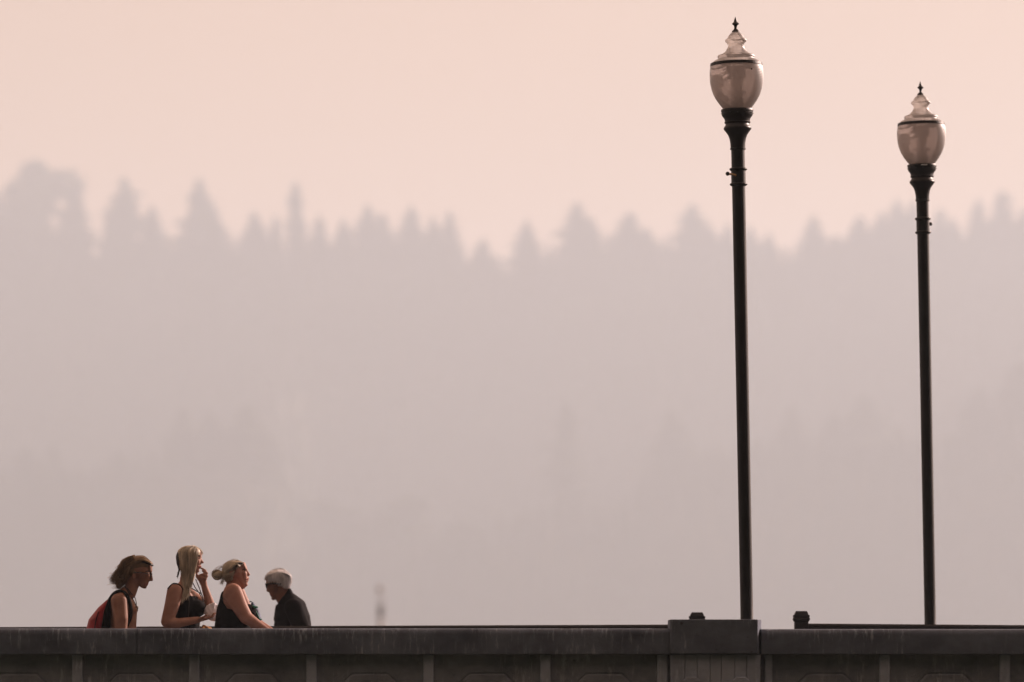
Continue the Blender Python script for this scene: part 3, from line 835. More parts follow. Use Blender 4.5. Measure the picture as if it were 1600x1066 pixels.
hairmat('hair_brown', (.21, .13, .068), (.44, .29, .165)); hairmat('hair_dark', (.020, .012, .010), (.04, .025, .02))
hairmat('hair_blonde', (.56, .46, .33), (.78, .67, .52)); hairmat('hair_ash', (.44, .36, .26), (.66, .56, .43)); hairmat('hair_white', (.82, .80, .82), (.92, .90, .92), .6)
mat('black_cotton', (.010, .009, .010), .95, 0, .25, 20, .9, 14, spec=.1); mat('dark_jacket', (.009, .008, .010), .95, 0, .3, 7, 1.0, 11, spec=.15)
mat('denim', (.04, .06, .12), .9, 0, .3, 20, .3, 120); mat('khaki', (.18, .14, .09), .9, 0, .2, 20, .3, 120); mat('shoe', (.05, .05, .05), .7, 0, .2, 20)
mat('red_nylon', (.26, .008, .012), .6, 0, .4, 9, .9, 12); mat('black_nylon', (.008, .007, .007), .8, 0, .25, 12, .4, 40, spec=.15)
mat('lens', (.010, .008, .010), .15, 0); mat('cord', (.03, .02, .018), .7); mat('metal_pendant', (.3, .25, .2), .35, .9)
mat('paper', (.72, .68, .72), .8, 0, .06, 20, .3, 40); mat('sunlit_orange', (.62, .30, .10), .6, 0, .4, 60, .4, 80)  # the orange has sunlight put into its colour
mat('teal_ribbon', (.015, .20, .14), .5, 0, .2, 30); mat('blue_cloth', (.03, .055, .12), .7, 0, .4, 25, .4, 60); mat('lip', (.24, .08, .07), .8, spec=.1); mat('brow', (.035, .022, .015), .8); mat('eye_dark', (.02, .015, .012), .7, spec=.1)

def face_bits(fr, body, eye, brow, lips, mats=('brow', 'lip'), glasses=False):
    t = bvh(body)
    for side in (-1, 1):
        if eye and not glasses:
            MB().tube(drape(fr, t, eye, .0005, side), [.0008, .0026, .0028, .0008][:len(eye)], 8).build('eye', 'eye_dark', body, True)
        if brow:
            MB().tube(smooth_line(drape(fr, t, brow, .001, side)), .0032, 6).build('eyebrow', mats[0], body, True)
    if lips:
        p = drape(fr, t, lips, 0, -1); q = drape(fr, t, lips, 0, 1)
        MB().tube(smooth_line([p[0], p[1], (p[1] + q[1]) / 2 + (p[1] - p[0]) * .25, q[1], q[0]]), .0042, 6).build('lips', mats[1], body, True)

# ---- the shirtless walker with the red backpack
F1 = Frame(120, 35.0)
p1 = empty('person', (*F1.p(450, 800)[:2], 0)); tag(p1, 'shirtless long-haired person in glasses walking with head bowed, leftmost of the walkers', 'person', 'walkers on the bridge')
arm1 = [[(428, 688, -185, 80, 62, 76), (452, 860, -228, 70, 60, 60)], [(452, 860, -228, 70, 60, 60), (456, 1000, -235, 56)], [(456, 1000, -235, 56), (540, 1190, -225, 40)], [(540, 1190, -225, 40), (600, 1280, -215, 30)]]
arm1f = [[(428, 688, 185, 80, 62, 76), (420, 860, 228, 70, 60, 60)], [(420, 860, 228, 70, 60, 60), (400, 1000, 235, 56)], [(400, 1000, 235, 56), (440, 1210, 225, 40)], [(440, 1210, 225, 40), (470, 1300, 215, 30)]]
head1 = [[(588, 368, 0, 128, 94, 118)], [(640, 400, 0, 88, 82, 80), (650, 520, 0, 42, 52, 40)], [(650, 515, 0, 42, 50, 36), (664, 546, 0, 22, 30, 20)],
         [(712, 340, 0, 28, 58, 26), (722, 392, 0, 18, 50, 15)], [(688, 430, -42, 30, 26, 30), (688, 430, 42, 30, 26, 30), (672, 505, 0, 24, 44, 22)],
         [(724, 408, 0, 11, 13, 12), (733, 480, 0, 15, 18, 12)], [(706, 480, 0, 18, 26, 14)], [(690, 509, 0, 17, 26, 8)], [(681, 529, 0, 17, 24, 8)], [(664, 547, 0, 23, 28, 19)],
         [(566, 448, -94, 20, 9, 34)], [(566, 448, 94, 20, 9, 34)]]
lg, ft = legs(F1, 440, 1260, 430, 190)
torso1 = [[(565, 470, 0, 66, 58, 60), (505, 630, 0, 72, 72, 40)], [(480, 575, 0, 50, 56, 36), (425, 668, -150, 60, 50, 42), (425, 668, 150, 60, 50, 42)],
          [(392, 672, 0, 66, 130, 58), (420, 760, 0, 100, 160, 60)], [(455, 700, 0, 112, 178, 60), (460, 800, 0, 132, 178, 80)], [(460, 800, 0, 132, 172, 80), (452, 1000, 0, 128, 150, 80)], [(538, 765, -72, 58, 72, 62)], [(538, 765, 72, 58, 72, 62)], [(452, 1000, 0, 128, 150, 80), (440, 1240, 0, 128, 172, 100)]]
b1 = blob(F1, head1 + torso1 + arm1 + arm1f + lg + hand((600, 1280, -215), .5, .85) + hand((470, 1300, 215), .3, .95), 'body', 'skin_tanned', p1, .005, 3)
blob(F1, [[(440, 1190, 0, 135, 178, 60), (440, 1280, 0, 135, 182, 90)]] + [[(440, 1270, s * 88, 112), (440 + s * -80, 1620, s * 92, 92)] for s in (-1, 1)], 'shorts', 'khaki', p1, .009, keep=lambda x, y, d: 1185 < y < 1690)
for f_ in ft: blob(F1, [f_], 'shoe', 'shoe', p1, .009)
face_bits(F1, b1, [(690, 426), (698, 424), (708, 424), (714, 426)], [(676, 402), (700, 392), (722, 394)], [(668, 521), (690, 520)], glasses=True)
h1 = blob(F1, [[(575, 335, 0, 142, 106, 92), (620, 300, 0, 90, 92, 66), (706, 326, 0, 40, 70, 22)], [(505, 330, 0, 78, 104, 70), (470, 420, 0, 82, 100, 70)], [(470, 420, 0, 80, 96, 70), (425, 470, 0, 56, 84, 46)], [(560, 400, 0, 72, 104, 70)], [(450, 480, 0, 56, 76, 50), (412, 548, 0, 30, 50, 22)]], 'hair', 'hair_brown', p1, .006, 3, -5)
strands(F1, [[(560, 250, d), (480, 290, d * 1.1), (430, 380, d * 1.15), (385, 450, d), (372, 500, d)] for d in (-105, -60, 0, 60, 100)], 260, 'curls', 'hair_brown', h1, 2.8, 20, 17, 4, 3, shrink=(.75, 1.08))
strands(F1, [[(520, 360, d), (470, 440, d), (430, 500, d), (402, 560, d * .8)] for d in (-108, -70, 0, 70)], 170, 'curls', 'hair_brown', h1, 2.8, 17, 14, 4, 4)
strands(F1, [[(735, 318, d), (650, 252 + abs(d) * .35, d * 1.05), (560, 262 + abs(d) * .6, d * 1.1), (490, 320 + abs(d) * .5, d * 1.1)] for d in (-96, -70, -40, 0, 40, 80)], 300, 'swept_hair', 'hair_brown', h1, 2.6, 8, 2, 2, 5)
t1 = bvh(b1); th1 = bvh(h1)
MB().tube(smooth_line(drape(F1, th1, [(752, 338, -20), (735, 332, -55), (700, 318), (640, 300)], .004)), [.004] * 4 + [.009] * 5 + [.008] * 5 + [.006] * 5, 8).build('headband', 'hair_dark', h1, True)
strands(F1, [[(540, 250, d), (450, 300, d * 1.1), (395, 400, d * 1.15), (350, 450, d), (352, 500, d)] for d in (-70, 0, 60)], 22, 'flyaways', 'hair_brown', h1, 1.6, 18, 22, 4, 31)
gl = MB()
for s in (-1, 1):
    c = (727, 430); ring = [F1.p(c[0] + 12 * math.cos(a) * .5 + (-10 if abs(math.sin(a)) < .3 else 0), c[1] + 20 * math.sin(a), s * (34 + 24 * math.cos(a))) for a in np.linspace(0, 6.283, 15)]
    gl.tube(ring, .0034, 6)
    gl.tube(smooth_line([F1.p(722, 424, s * 58), F1.p(690, 418, s * 84), F1.p(630, 408, s * 98), F1.p(566, 412, s * 102)]), .0036, 6)
gl.tube([F1.p(734, 424, -10), F1.p(738, 422, 0), F1.p(734, 424, 10)], .0034, 6)
gl = gl.build('glasses', 'lens', p1, True)
MB().tube(smooth_line(drape(F1, t1, [(478, 545), (510, 600), (545, 660), (572, 712), (586, 748)], .003) ), .0042, 6).build('necklace', 'cord', p1, True)
MB().tube(smooth_line(drape(F1, t1, [(500, 560), (540, 615), (568, 650), (582, 700), (588, 745)], .003) ), .0035, 6).build('necklace', 'cord', p1, True)
pe = MB(); pe.lathe([(.001, -.016), (.008, -.008), (.009, .004), (.003, .014)], 10, tuple(F1.p(596, 752, -40))); pe.build('pendant', 'metal_pendant', p1, True)

bp1 = empty('backpack', (*F1.p(220, 900)[:2], 0.75)); tag(bp1, 'red and black backpack on the back of the shirtless person', 'backpack')
blob(F1, [[(312, 690, 0, 22, 110, 24), (262, 770, 0, 62, 140, 40)], [(262, 770, 0, 62, 140, 40), (205, 880, 0, 92, 150, 50), (196, 960, 0, 104, 150, 60)], [(196, 960, 0, 104, 150, 60), (215, 1130, 0, 100, 145, 60)]], 'bag', 'red_nylon', bp1, .007, 6)
blob(F1, [[(330, 670, 0, 20, 122, 30), (300, 780, 0, 42, 152, 40)], [(300, 780, 0, 42, 152, 40), (284, 960, 0, 54, 166, 60), (290, 1140, 0, 50, 160, 60)]], 'back_panel', 'black_nylon', bp1, .007, 5)
for k_, (a, b_) in enumerate((((226, 790), (190, 960)),)):
    MB().tube(smooth_line([F1.p(a[0], a[1], -142), F1.p((a[0] + b_[0]) / 2 - 6, (a[1] + b_[1]) / 2, -150), F1.p(b_[0], b_[1], -156), F1.p(b_[0] + 6, b_[1] + 120, -152)]), .004, 6).build('seam', 'black_nylon', bp1, True)
for s in (-1, 1):
    near = [(322, 715), (342, 660), (380, 612), (425, 592), (472, 602), (510, 642), (534, 702), (545, 775), (538, 850), (505, 930)]
    pts = []
    for q in near:
        v = F1.p(q[0], q[1], s * 118)
        hit = t1.find_nearest(v)
        pts.append(hit[0] + (v - hit[0]).normalized() * .006 if (v - hit[0]).length < .05 else v)
    if s < 0: pts = [F1.p(q[0], q[1], max(-262, -118 - (0 if q[1] < 640 else 40))) for q in near]
    else: pts = [F1.p(q[0] - 14, q[1], 118) for q in near]
    st = MB()
    sp = smooth_line(pts, 5)
    st.tube(sp, [.009 + .005 * min(1, i / 8) for i in range(len(sp))], 10)
    st.build('strap', 'black_nylon', bp1, True)

# ---- the long-haired blonde with the paper bag
F2 = Frame(120, 35.3)
p2 = empty('person', (*F2.p(1060, 800)[:2], 0)); tag(p2, 'person with long straight blonde hair in a black camisole, hand raised to mouth', 'person', 'walkers on the bridge')
head2 = [[(1100, 262, 0, 122, 92, 112)], [(1150, 290, 0, 72, 74, 74), (1165, 375, 0, 36, 44, 30)], [(1200, 210, 0, 24, 52, 28), (1208, 252, 0, 16, 44, 14)], [(1182, 300, -36, 28, 26, 28), (1182, 300, 36, 28, 26, 28), (1180, 350, 0, 28, 42, 24)],
         [(1210, 262, 0, 10, 12, 10), (1234, 309, 0, 13, 16, 10)], [(1208, 318, 0, 14, 22, 10)], [(1206, 340, 0, 15, 24, 8)], [(1202, 358, 0, 15, 22, 8)], [(1182, 390, 0, 22, 26, 18)], [(1092, 330, -92, 18, 8, 30)], [(1092, 330, 92, 18, 8, 30)]]
torso2 = [[(1090, 360, 0, 62, 54, 60), (1060, 545, 0, 62, 62, 40)], [(1055, 500, 0, 44, 48, 36), (1000, 590, -140, 56, 46, 40), (1030, 590, 140, 56, 46, 40)],
          [(1060, 620, 0, 100, 160, 60), (1085, 740, 0, 130, 160, 80)], [(1085, 740, 0, 130, 160, 80), (1080, 930, 0, 120, 138, 80)], [(1178, 755, -70, 84, 76, 80)], [(1178, 755, 70, 84, 76, 80)], [(1080, 930, 0, 120, 138, 80), (1070, 1200, 0, 135, 180, 110)]]
arm2 = [[(972, 598, -170, 78, 60, 78), (952, 720, -208, 76, 60, 60)], [(952, 720, -208, 76, 60, 60), (902, 890, -235, 60, 56, 60)], [(902, 895, -235, 58, 56, 56), (1010, 905, -225, 48)], [(1010, 905, -225, 48), (1195, 872, -165, 33)]]
arm2f = [[(1060, 610, 165, 74, 58, 70), (1200, 700, 180, 62)], [(1200, 700, 180, 62), (1318, 790, 130, 52)], [(1318, 790, 130, 52), (1290, 680, 80, 44)], [(1290, 680, 80, 44), (1246, 530, 10, 31)]]
hand2 = [[(1246, 530, 10, 31), (1238, 500, 0, 38, 26, 24), (1226, 440, -6, 36, 22, 24)], [(1248, 440, -6, 20), (1262, 388, -14, 13)], [(1262, 388, -14, 13), (1226, 366, -14, 11)], [(1256, 452, -16, 16), (1277, 412, -26, 13)], [(1277, 412, -26, 13), (1236, 392, -26, 11)],
         [(1258, 470, -22, 16), (1278, 440, -34, 13)], [(1278, 440, -34, 13), (1228, 424, -36, 11)], [(1254, 488, -26, 15), (1268, 468, -40, 12)], [(1268, 468, -40, 12), (1220, 456, -42, 10)], [(1206, 480, -10, 18), (1178, 446, -14, 13)], [(1178, 446, -14, 13), (1176, 412, -14, 11)]]
lg, ft = legs(F2, 1070, 1230, 1060, 110, .95)
b2 = blob(F2, head2 + torso2 + arm2 + arm2f + hand2 + lg + hand((1195, 872, -165), 1, -.12, -1), 'body', 'skin_fair', p2, .005, 3)
def in_top2(x, y, d):
    if x > 1255 and y < 700: return False
    edge = np.interp(x, [900, 950, 1040, 1075, 1100, 1125, 1200, 1215, 1230, 1290], [900, 800, 690, 610, 596, 640, 642, 600, 640, 700])
    return y > edge
cam2 = blob(F2, torso2[2:], 'camisole', 'black_cotton', p2, .006, 5, 7, in_top2)
blob(F2, [[(1070, 1150, 0, 142, 172, 40), (1070, 1260, 0, 150, 190, 90)]] + [[(1070, 1250, s * 88, 108), (1070 - s * 40, 2180, s * 92, 62)] for s in (-1, 1)], 'jeans', 'denim', p2, .01, keep=lambda x, y, d: y > 1120)
for f_ in ft: blob(F2, [f_], 'shoe', 'shoe', p2, .009)
t2 = bvh(b2)
MB().tube(smooth_line(drape(F2, t2, [(908, 572), (930, 545), (955, 524, -200), (985, 517, -190), (1020, 537), (1046, 572), (1056, 610), (1080, 650)], .003)), .0052, 6).build('strap', 'black_cotton', cam2, True)
MB().tube(smooth_line(drape(F2, t2, [(1060, 520, 150), (1120, 560, 150), (1210, 610, 120)], .003, 1)), .0045, 6).build('strap', 'black_cotton', cam2, True)
for q in ([(1135, 500, -40), (1165, 555, -48), (1210, 620, -58), (1240, 680, -50), (1256, 740, -40)], [(1165, 470, 0), (1195, 545, 10), (1222, 620, 20), (1250, 690, 10)]):
    MB().tube(smooth_line([F2.p(*x) for x in q]), .0042, 6).build('lanyard', 'cord', p2, True)
MB().tube(smooth_line([F2.p(1112, 560, -195), F2.p(1116, 640, -182), F2.p(1112, 740, -178), F2.p(1106, 850, -172)]), .003, 6).build('lanyard', 'cord', p2, True)
face_bits(F2, b2, [(1194, 268), (1200, 266), (1208, 267), (1212, 269)], [(1182, 250), (1200, 242), (1214, 246)], [(1192, 349), (1212, 348)])
h2 = blob(F2, [[(1092, 252, 0, 124, 100, 112), (1120, 236, 0, 100, 98, 96), (1165, 215, 0, 56, 84, 60)], [(1110, 280, -60, 82, 50, 90), (1100, 400, -66, 66, 36, 60)], [(1100, 400, -66, 66, 36, 60), (1094, 455, -84, 34, 18, 40)], [(1095, 300, 60, 90, 50, 90), (1085, 470, 60, 60, 40, 60)]], 'hair', 'hair_blonde', p2, .006, 4,
          keep=lambda x, y, d: not (x > 1188 and y > 236) and not (x < np.interp(y, [150, 190, 250, 330], [940, 985, 1014, 1024]) and d < 90))
blob(F2, [[(1090, 256, 0, 121, 95, 106), (1036, 310, 0, 60, 76, 62)], [(1030, 310, 0, 50, 66, 60), (1008, 372, -10, 14, 24, 18)]], 'under_hair', 'hair_dark', p2, .006, 4, 0, lambda x, y, d: x < 1130 and y > 165)
strands(F2, [[(1120, 152, -20), (1016, 196, -84), (1024, 330, -110), (1042, 470, -118), (1054, 560, -150), (1058, 650, -205)],
             [(1140, 148, -24), (1060, 200, -98), (1062, 340, -116), (1066, 480, -118), (1074, 580, -160), (1066, 690, -210)],
             [(1150, 150, -24), (1100, 210, -104), (1104, 340, -116), (1096, 480, -120), (1092, 590, -160), (1082, 680, -205)],
             [(1160, 152, -22), (1150, 210, -98), (1142, 340, -108), (1122, 470, -112), (1104, 580, -160), (1090, 660, -200)],
             [(1170, 156, -18), (1188, 220, -84), (1172, 340, -98), (1148, 440, -100), (1122, 560, -150), (1098, 620, -195)]], 560, 'long_hair', 'hair_blonde', h2, 2.6, 8, 3, 1, 8, shrink=(.5, 1.04))
strands(F2, [[(1090, 420, -122), (1070, 540, -150), (1058, 640, -212), (1046, 730, -240)], [(1120, 420, -122), (1090, 540, -150), (1070, 640, -205), (1052, 720, -236)]], 36, 'loose_ends', 'hair_blonde', h2, 2.0, 7, 3, 1, 21, taper=.15)
strands(F2, [[(1160, 150, d * .4), (1198, 176, d), (1222, 205, d), (1226, 235, d)] for d in (-30, 0, 30)], 40, 'fringe', 'hair_blonde', h2, 2.4, 6, 2, 1, 9)
strands(F2, [[(1130, 152, 20), (1040, 190, 90), (1030, 340, 112), (1050, 500, 110), (1060, 640, 150)], [(1165, 152, 20), (1170, 210, 92), (1150, 340, 104), (1120, 480, 110), (1080, 640, 150)]], 200, 'long_hair', 'hair_blonde', h2, 3.0, 6, 2, 1, 10)
strands(F2, [[(1006, 350, -10), (1002, 392, -14), (994, 425, -16), (986, 468, -18)]], 14, 'thin_braid', 'hair_dark', p2, 3.5, 5, 4, 3, 11)
# crumpled paper bag; orange lump made up below it for a sunlit patch
def crumple(fr, c, r, name, material, label, cat, seed, amp=.25):
    me = bpy.data.meshes.new(name); bm = bmesh.new()
    bmesh.ops.create_icosphere(bm, subdivisions=4, radius=1)
    rg = np.random.default_rng(seed); N = rg.normal(size=(26, 3)); N /= np.linalg.norm(N, axis=1)[:, None]; H = rg.uniform(1 - amp, 1, 26)
    for v in bm.verts:
        u = np.array(v.co); s = min(1.25, min((H[i] / max(1e-3, N[i] @ u)) if N[i] @ u > .1 else 9 for i in range(26)))
        s *= 1 + .05 * math.sin(9 * u[0] + 4 * u[2]) * math.sin(7 * u[1] - 5 * u[2])
        q = u * s; p = fr.p(c[0], c[1], c[2])
        v.co = (p.x + q[0] * r[0] * fr.k, p.y + q[1] * r[1] * fr.k, p.z + q[2] * r[2] * fr.k)
    bm.to_mesh(me); bm.free()
    o = link(name, me, material); tag(o, label, cat); return o
crumple(F2, (1330, 790, -70), (84, 70, 92), 'paper_bag', 'paper', 'crumpled white paper bag held by the long-haired blonde person', 'paper bag', 3)
crumple(F2, (1278, 1012, -60), (78, 70, 96), 'sunlit_patch', 'sunlit_orange', 'made-up orange lump for a sunlit patch at the hip of the blonde person, just above the parapet', 'bag', 6)

# ---- the woman with the bun
F3 = Frame(300, 34.7)
p3 = empty('person', (*F3.p(400, 800)[:2], 0)); tag(p3, 'person with blonde hair in a bun and black tank top, leaning forward', 'person', 'walkers on the bridge')
head3 = [[(405, 388, 0, 110, 92, 104)], [(455, 420, 0, 72, 82, 80), (490, 510, 0, 46, 58, 40)], [(504, 332, 0, 24, 54, 30), (530, 378, 0, 15, 44, 14)], [(510, 420, -42, 30, 30, 34), (510, 420, 42, 30, 30, 34), (516, 490, 0, 32, 48, 30)],
         [(536, 386, 0, 10, 12, 10), (558, 428, 0, 14, 18, 11)], [(536, 440, 0, 16, 26, 10)], [(545, 462, 0, 18, 24, 9)], [(541, 484, 0, 18, 22, 9)], [(522, 524, 0, 27, 34, 22)], [(498, 540, 0, 30, 46, 28)], [(386, 436, -92, 20, 9, 34)], [(386, 436, 92, 20, 9, 34)]]
torso3 = [[(425, 480, 0, 78, 68, 60), (400, 600, 0, 88, 88, 50)], [(400, 545, 0, 60, 66, 44), (390, 630, -150, 80, 56, 60), (390, 630, 150, 80, 56, 60)],
          [(385, 640, 0, 104, 170, 70), (408, 790, 0, 165, 176, 80)], [(408, 790, 0, 165, 176, 80), (395, 960, 0, 172, 176, 80)], [(540, 812, -85, 98, 86, 94)], [(540, 812, 85, 98, 86, 94)], [(395, 960, 0, 172, 176, 80), (395, 1240, 0, 190, 214, 120)]]
arm3 = [[(412, 606, -195, 94, 70, 92), (478, 740, -225, 80, 66, 70)], [(478, 740, -225, 80, 66, 70), (545, 850, -235, 66)], [(545, 850, -235, 66), (630, 905, -235, 52)], [(630, 905, -235, 52), (770, 990, -235, 30)]]
arm3f = [[(420, 610, 195, 92, 70, 90), (500, 760, 225, 76)], [(500, 760, 225, 76), (570, 880, 235, 64)], [(570, 880, 235, 64), (780, 985, 200, 32)]]
lg, ft = legs(F3, 395, 1280, 400, 130, 1.15)
b3 = blob(F3, head3 + torso3 + arm3 + arm3f + lg + hand((770, 990, -235), .85, .5, 1) + hand((780, 985, 200), .85, .5, 1), 'body', 'skin_rosy', p3, .005, 3)
def in_top3(x, y, d):
    edge = np.interp(x, [180, 262, 300, 322, 338, 352, 420, 520, 580, 600, 700], [700, 720, 560, 505, 520, 765, 768, 760, 690, 690, 760])
    arm = np.interp(x, [296, 300, 318, 352, 420], [560, 640, 705, 752, 768])
    if 296 < x < 352 and y < arm and x > np.interp(y, [505, 560, 640, 705, 752], [348, 318, 302, 318, 352]): return False
    return y > edge
tt3 = blob(F3, torso3[1:], 'tank_top', 'black_cotton', p3, .006, 5, 8, in_top3)
blob(F3, [[(395, 1180, 0, 198, 210, 40), (395, 1300, 0, 200, 220, 90)]] + [[(395, 1290, s * 96, 125), (395 - s * 50, 2180, s * 96, 66)] for s in (-1, 1)], 'leggings', 'black_cotton', p3, .01, keep=lambda x, y, d: y > 1150)
for f_ in ft: blob(F3, [f_], 'shoe', 'shoe', p3, .009)
face_bits(F3, b3, [(508, 398), (516, 394), (526, 394), (532, 397)], [(496, 384), (516, 374), (538, 380)], [(524, 473), (546, 472)])
h3 = blob(F3, [[(398, 372, 0, 112, 100, 94), (430, 345, 0, 84, 92, 62), (490, 318, 0, 34, 66, 22)], [(360, 420, 0, 62, 96, 84), (345, 470, 0, 34, 60, 44)], [(300, 425, 0, 34, 44, 40)]], 'hair', 'hair_ash', p3, .006, 4, -6,
          keep=lambda x, y, d: y < np.interp(x, [300, 370, 400, 430, 455, 500, 540], [560, 540, 410, 400, 360, 332, 322]))
strands(F3, [[(512 - abs(d) * .5, 318 + abs(d) * .35, d), (440, 288 + abs(d) * .45, d * 1.08), (370, 326 + abs(d) * .6, d * 1.15), (306, 410 + abs(d) * .2, d * .6)] for d in (-90, -60, -30, 0, 30, 60)], 420, 'swept_hair', 'hair_ash', h3, 2.5, 5, 2, 1, 12, shrink=(.85, 1.0))
strands(F3, [[(420, 395, -98), (390, 420, -102), (345, 430, -92), (300, 425, -30)], [(400, 470, -80), (370, 490, -86), (330, 460, -70), (298, 435, -20)]], 220, 'swept_hair', 'hair_ash', h3, 2.5, 8, 1.5, 1, 13)
bun = blob(F3, [[(262, 428, 0, 44, 56, 46)], [(232, 432, 0, 40, 46, 40)], [(286, 430, 0, 26, 34, 34)]], 'bun', 'hair_ash', h3, .005, 2)
bg_ = []
for k_ in range(7):
    a0 = k_ * .9
    bg_.append([(248 + 46 * math.cos(a0 + t), 430 + 44 * math.sin(a0 + t), -56 + 18 * t + 6 * k_) for t in np.linspace(0, 4.2, 7)])
strands(F3, bg_, 130, 'bun_twist', 'hair_ash', bun, 2.8, 7, 3, 1, 14)
strands(F3, [[(300, 460, -40), (285, 495, -50), (278, 525, -50)], [(325, 470, -70), (305, 505, -70), (296, 530, -66)]], 26, 'loose_wisps', 'hair_ash', h3, 1.8, 9, 4, 1, 15)
strands(F3, [[(500, 318, -50), (460, 330, -82), (436, 372, -97), (424, 415, -99)], [(505, 312, -40), (450, 318, -84), (424, 360, -99), (408, 405, -101)]], 18, 'dark_roots', 'hair_dark', h3, 1.8, 9, 1, 1, 16)
strands(F3, [[(500, 300, 0), (430, 270, 0), (350, 320, 0), (300, 390, 0)], [(300, 410, 0), (250, 372, 0), (200, 400, 0), (180, 450, 0)]], 26, 'flyaways', 'hair_ash', h3, 1.3, 14, 6, 1, 32)
# little blue bag with teal ties against her chest
bb = empty('blue_bag', F3.p(640, 860)[:]); tag(bb, 'small blue bag with teal ties against the chest of the person in the tank top', 'bag')
blob(F3, [[(596, 715, -40, 16, 40, 20), (640, 790, -40, 24, 60, 30)], [(640, 790, -40, 24, 60, 30), (664, 860, -40, 18, 55, 26)]], 'pouch', 'blue_cloth', bb, .005, 3)
MB().tube(smooth_line([F3.p(566, 700, -60), F3.p(576, 690, -62), F3.p(596, 702, -64), F3.p(604, 724, -62), F3.p(594, 738, -60)]), .0036, 6).build('loop', 'black_nylon', bb, True)
MB().tube(smooth_line([F3.p(598, 734, -90), F3.p(612, 744, -110), F3.p(635, 748, -112), F3.p(654, 745, -110)]), [.004, .008, .0095, .0095, .0095, .0095, .0095, .0095, .0095, .0095, .009, .009, .009, .009, .008, .008, .006, .005, .003], 8).build('tie', 'teal_ribbon', bb, True)
MB().tube(smooth_line([F3.p(604, 750, -100), F3.p(634, 790, -108), F3.p(654, 830, -108), F3.p(670, 862, -104), F3.p(692, 868, -100)]), .005, 6).build('tie', 'teal_ribbon', bb, True)

# ---- the white-haired man going the other way
F4 = Frame(300, 38.0)
p4 = empty('person', (*F4.p(980, 800)[:2], 0)); tag(p4, 'white-haired person in sunglasses and dark jacket walking left behind the railing', 'person', 'walkers on the bridge')
head4 = [[(850, 470, 0, 112, 92, 96)], [(800, 520, 0, 66, 78, 66), (806, 620, 0, 40, 50, 40)], [(748, 470, 0, 22, 50, 28), (742, 512, 0, 16, 42, 14)], [(768, 550, -38, 28, 28, 32), (768, 550, 38, 28, 28, 32), (796, 610, 0, 30, 44, 30)],
         [(742, 530, 0, 11, 12, 12), (742, 584, 0, 14, 17, 12)], [(764, 592, 0, 18, 26, 12)], [(774, 618, 0, 16, 24, 9)], [(784, 638, 0, 16, 22, 9)], [(800, 660, 0, 24, 30, 18)], [(888, 545, -90, 18, 9, 34)], [(888, 545, 90, 18, 9, 34)]]
torso4 = [[(880, 540, 0, 66, 62, 60), (945, 690, 0, 76, 72, 40)], [(840, 620, 0, 44, 48, 40), (900, 700, 0, 60, 60, 40)], [(985, 760, 0, 90, 130, 70), (985, 850, 0, 140, 160, 80)], [(985, 850, 0, 140, 160, 80), (985, 1180, 0, 140, 165, 100)]]
jack4 = [[(948, 625, 0, 42, 70, 34), (1005, 735, 0, 112, 176, 84)], [(1005, 735, 0, 110, 176, 80), (985, 850, 0, 172, 190, 90)], [(880, 745, 0, 60, 110, 40), (900, 860, 0, 98, 160, 60)], [(985, 850, 0, 172, 190, 90), (986, 960, 0, 186, 196, 90), (988, 1230, 0, 178, 200, 60)],
         [(1005, 750, -175, 92, 66, 84), (1075, 930, -225, 84, 66, 70)], [(1075, 930, -225, 84, 66, 70), (1050, 1040, -240, 66)], [(1050, 1040, -240, 66), (930, 1230, -235, 48)],
         [(1005, 750, 175, 92, 66, 84), (1045, 930, 225, 80, 66, 70)], [(1045, 930, 225, 80, 66, 70), (1020, 1040, 240, 66)], [(1020, 1040, 240, 66), (920, 1230, 235, 48)]]
lg, ft = legs(F4, 985, 1250, 985, 150, 1.0, -1)
b4 = blob(F4, head4 + torso4 + lg + [[(1050, 1040, -240, 50), (920, 1240, -235, 32)], [(1020, 1040, 240, 50), (910, 1240, 235, 32)], [(985, 850, 0, 100, 150, 60), (1050, 1040, -240, 50)], [(985, 850, 0, 100, 150, 60), (1020, 1040, 240, 50)]] + hand((920, 1240, -235), -.5, .85, -1) + hand((910, 1240, 235), -.5, .85, -1), 'body', 'skin_weathered', p4, .005, 3)
jk = blob(F4, jack4, 'jacket', 'dark_jacket', p4, .006, 5, 4)
blob(F4, [[(955, 575, -40, 16, 36, 16), (955, 575, 40, 16, 36, 16), (965, 620, 0, 30, 84, 30)], [(950, 600, -58, 14, 18, 26), (862, 710, -50, 16, 26, 22), (900, 730, -70, 20, 30, 20)], [(950, 600, 58, 14, 18, 26), (862, 710, 50, 16, 26, 22), (900, 730, 70, 20, 30, 20)]], 'collar', 'dark_jacket', jk, .005, 3)
blob(F4, [[(985, 1190, 0, 160, 186, 40), (985, 1270, 0, 160, 190, 80)]] + [[(985, 1260, s * 88, 112), (985 - s * 60, 2140, s * 92, 66)] for s in (-1, 1)], 'trousers', 'dark_jacket', p4, .01, keep=lambda x, y, d: y > 1180)
for f_ in ft: blob(F4, [f_], 'shoe', 'shoe', p4, .009)
h4 = blob(F4, [[(850, 452, 0, 118, 104, 78), (800, 440, 0, 70, 90, 58), (762, 462, 0, 32, 66, 34)], [(880, 470, 0, 88, 102, 82), (908, 505, 0, 58, 88, 56)]], 'hair', 'hair_white', p4, .006, 3, keep=lambda x, y, d: y < np.interp(x, [700, 740, 790, 830, 860, 900, 1000], [512, 514, 510, 522, 546, 566, 572]))
strands(F4, [[(850, 372 + abs(d) * .4, d), (780, 392 + abs(d) * .5, d * 1.15), (735, 440 + abs(d) * .3, d * .9), (724, 480, d * .8)] for d in (-78, -40, 0, 40, 78)], 150, 'short_hair', 'hair_white', h4, 2.8, 7, 2, 1, 17)
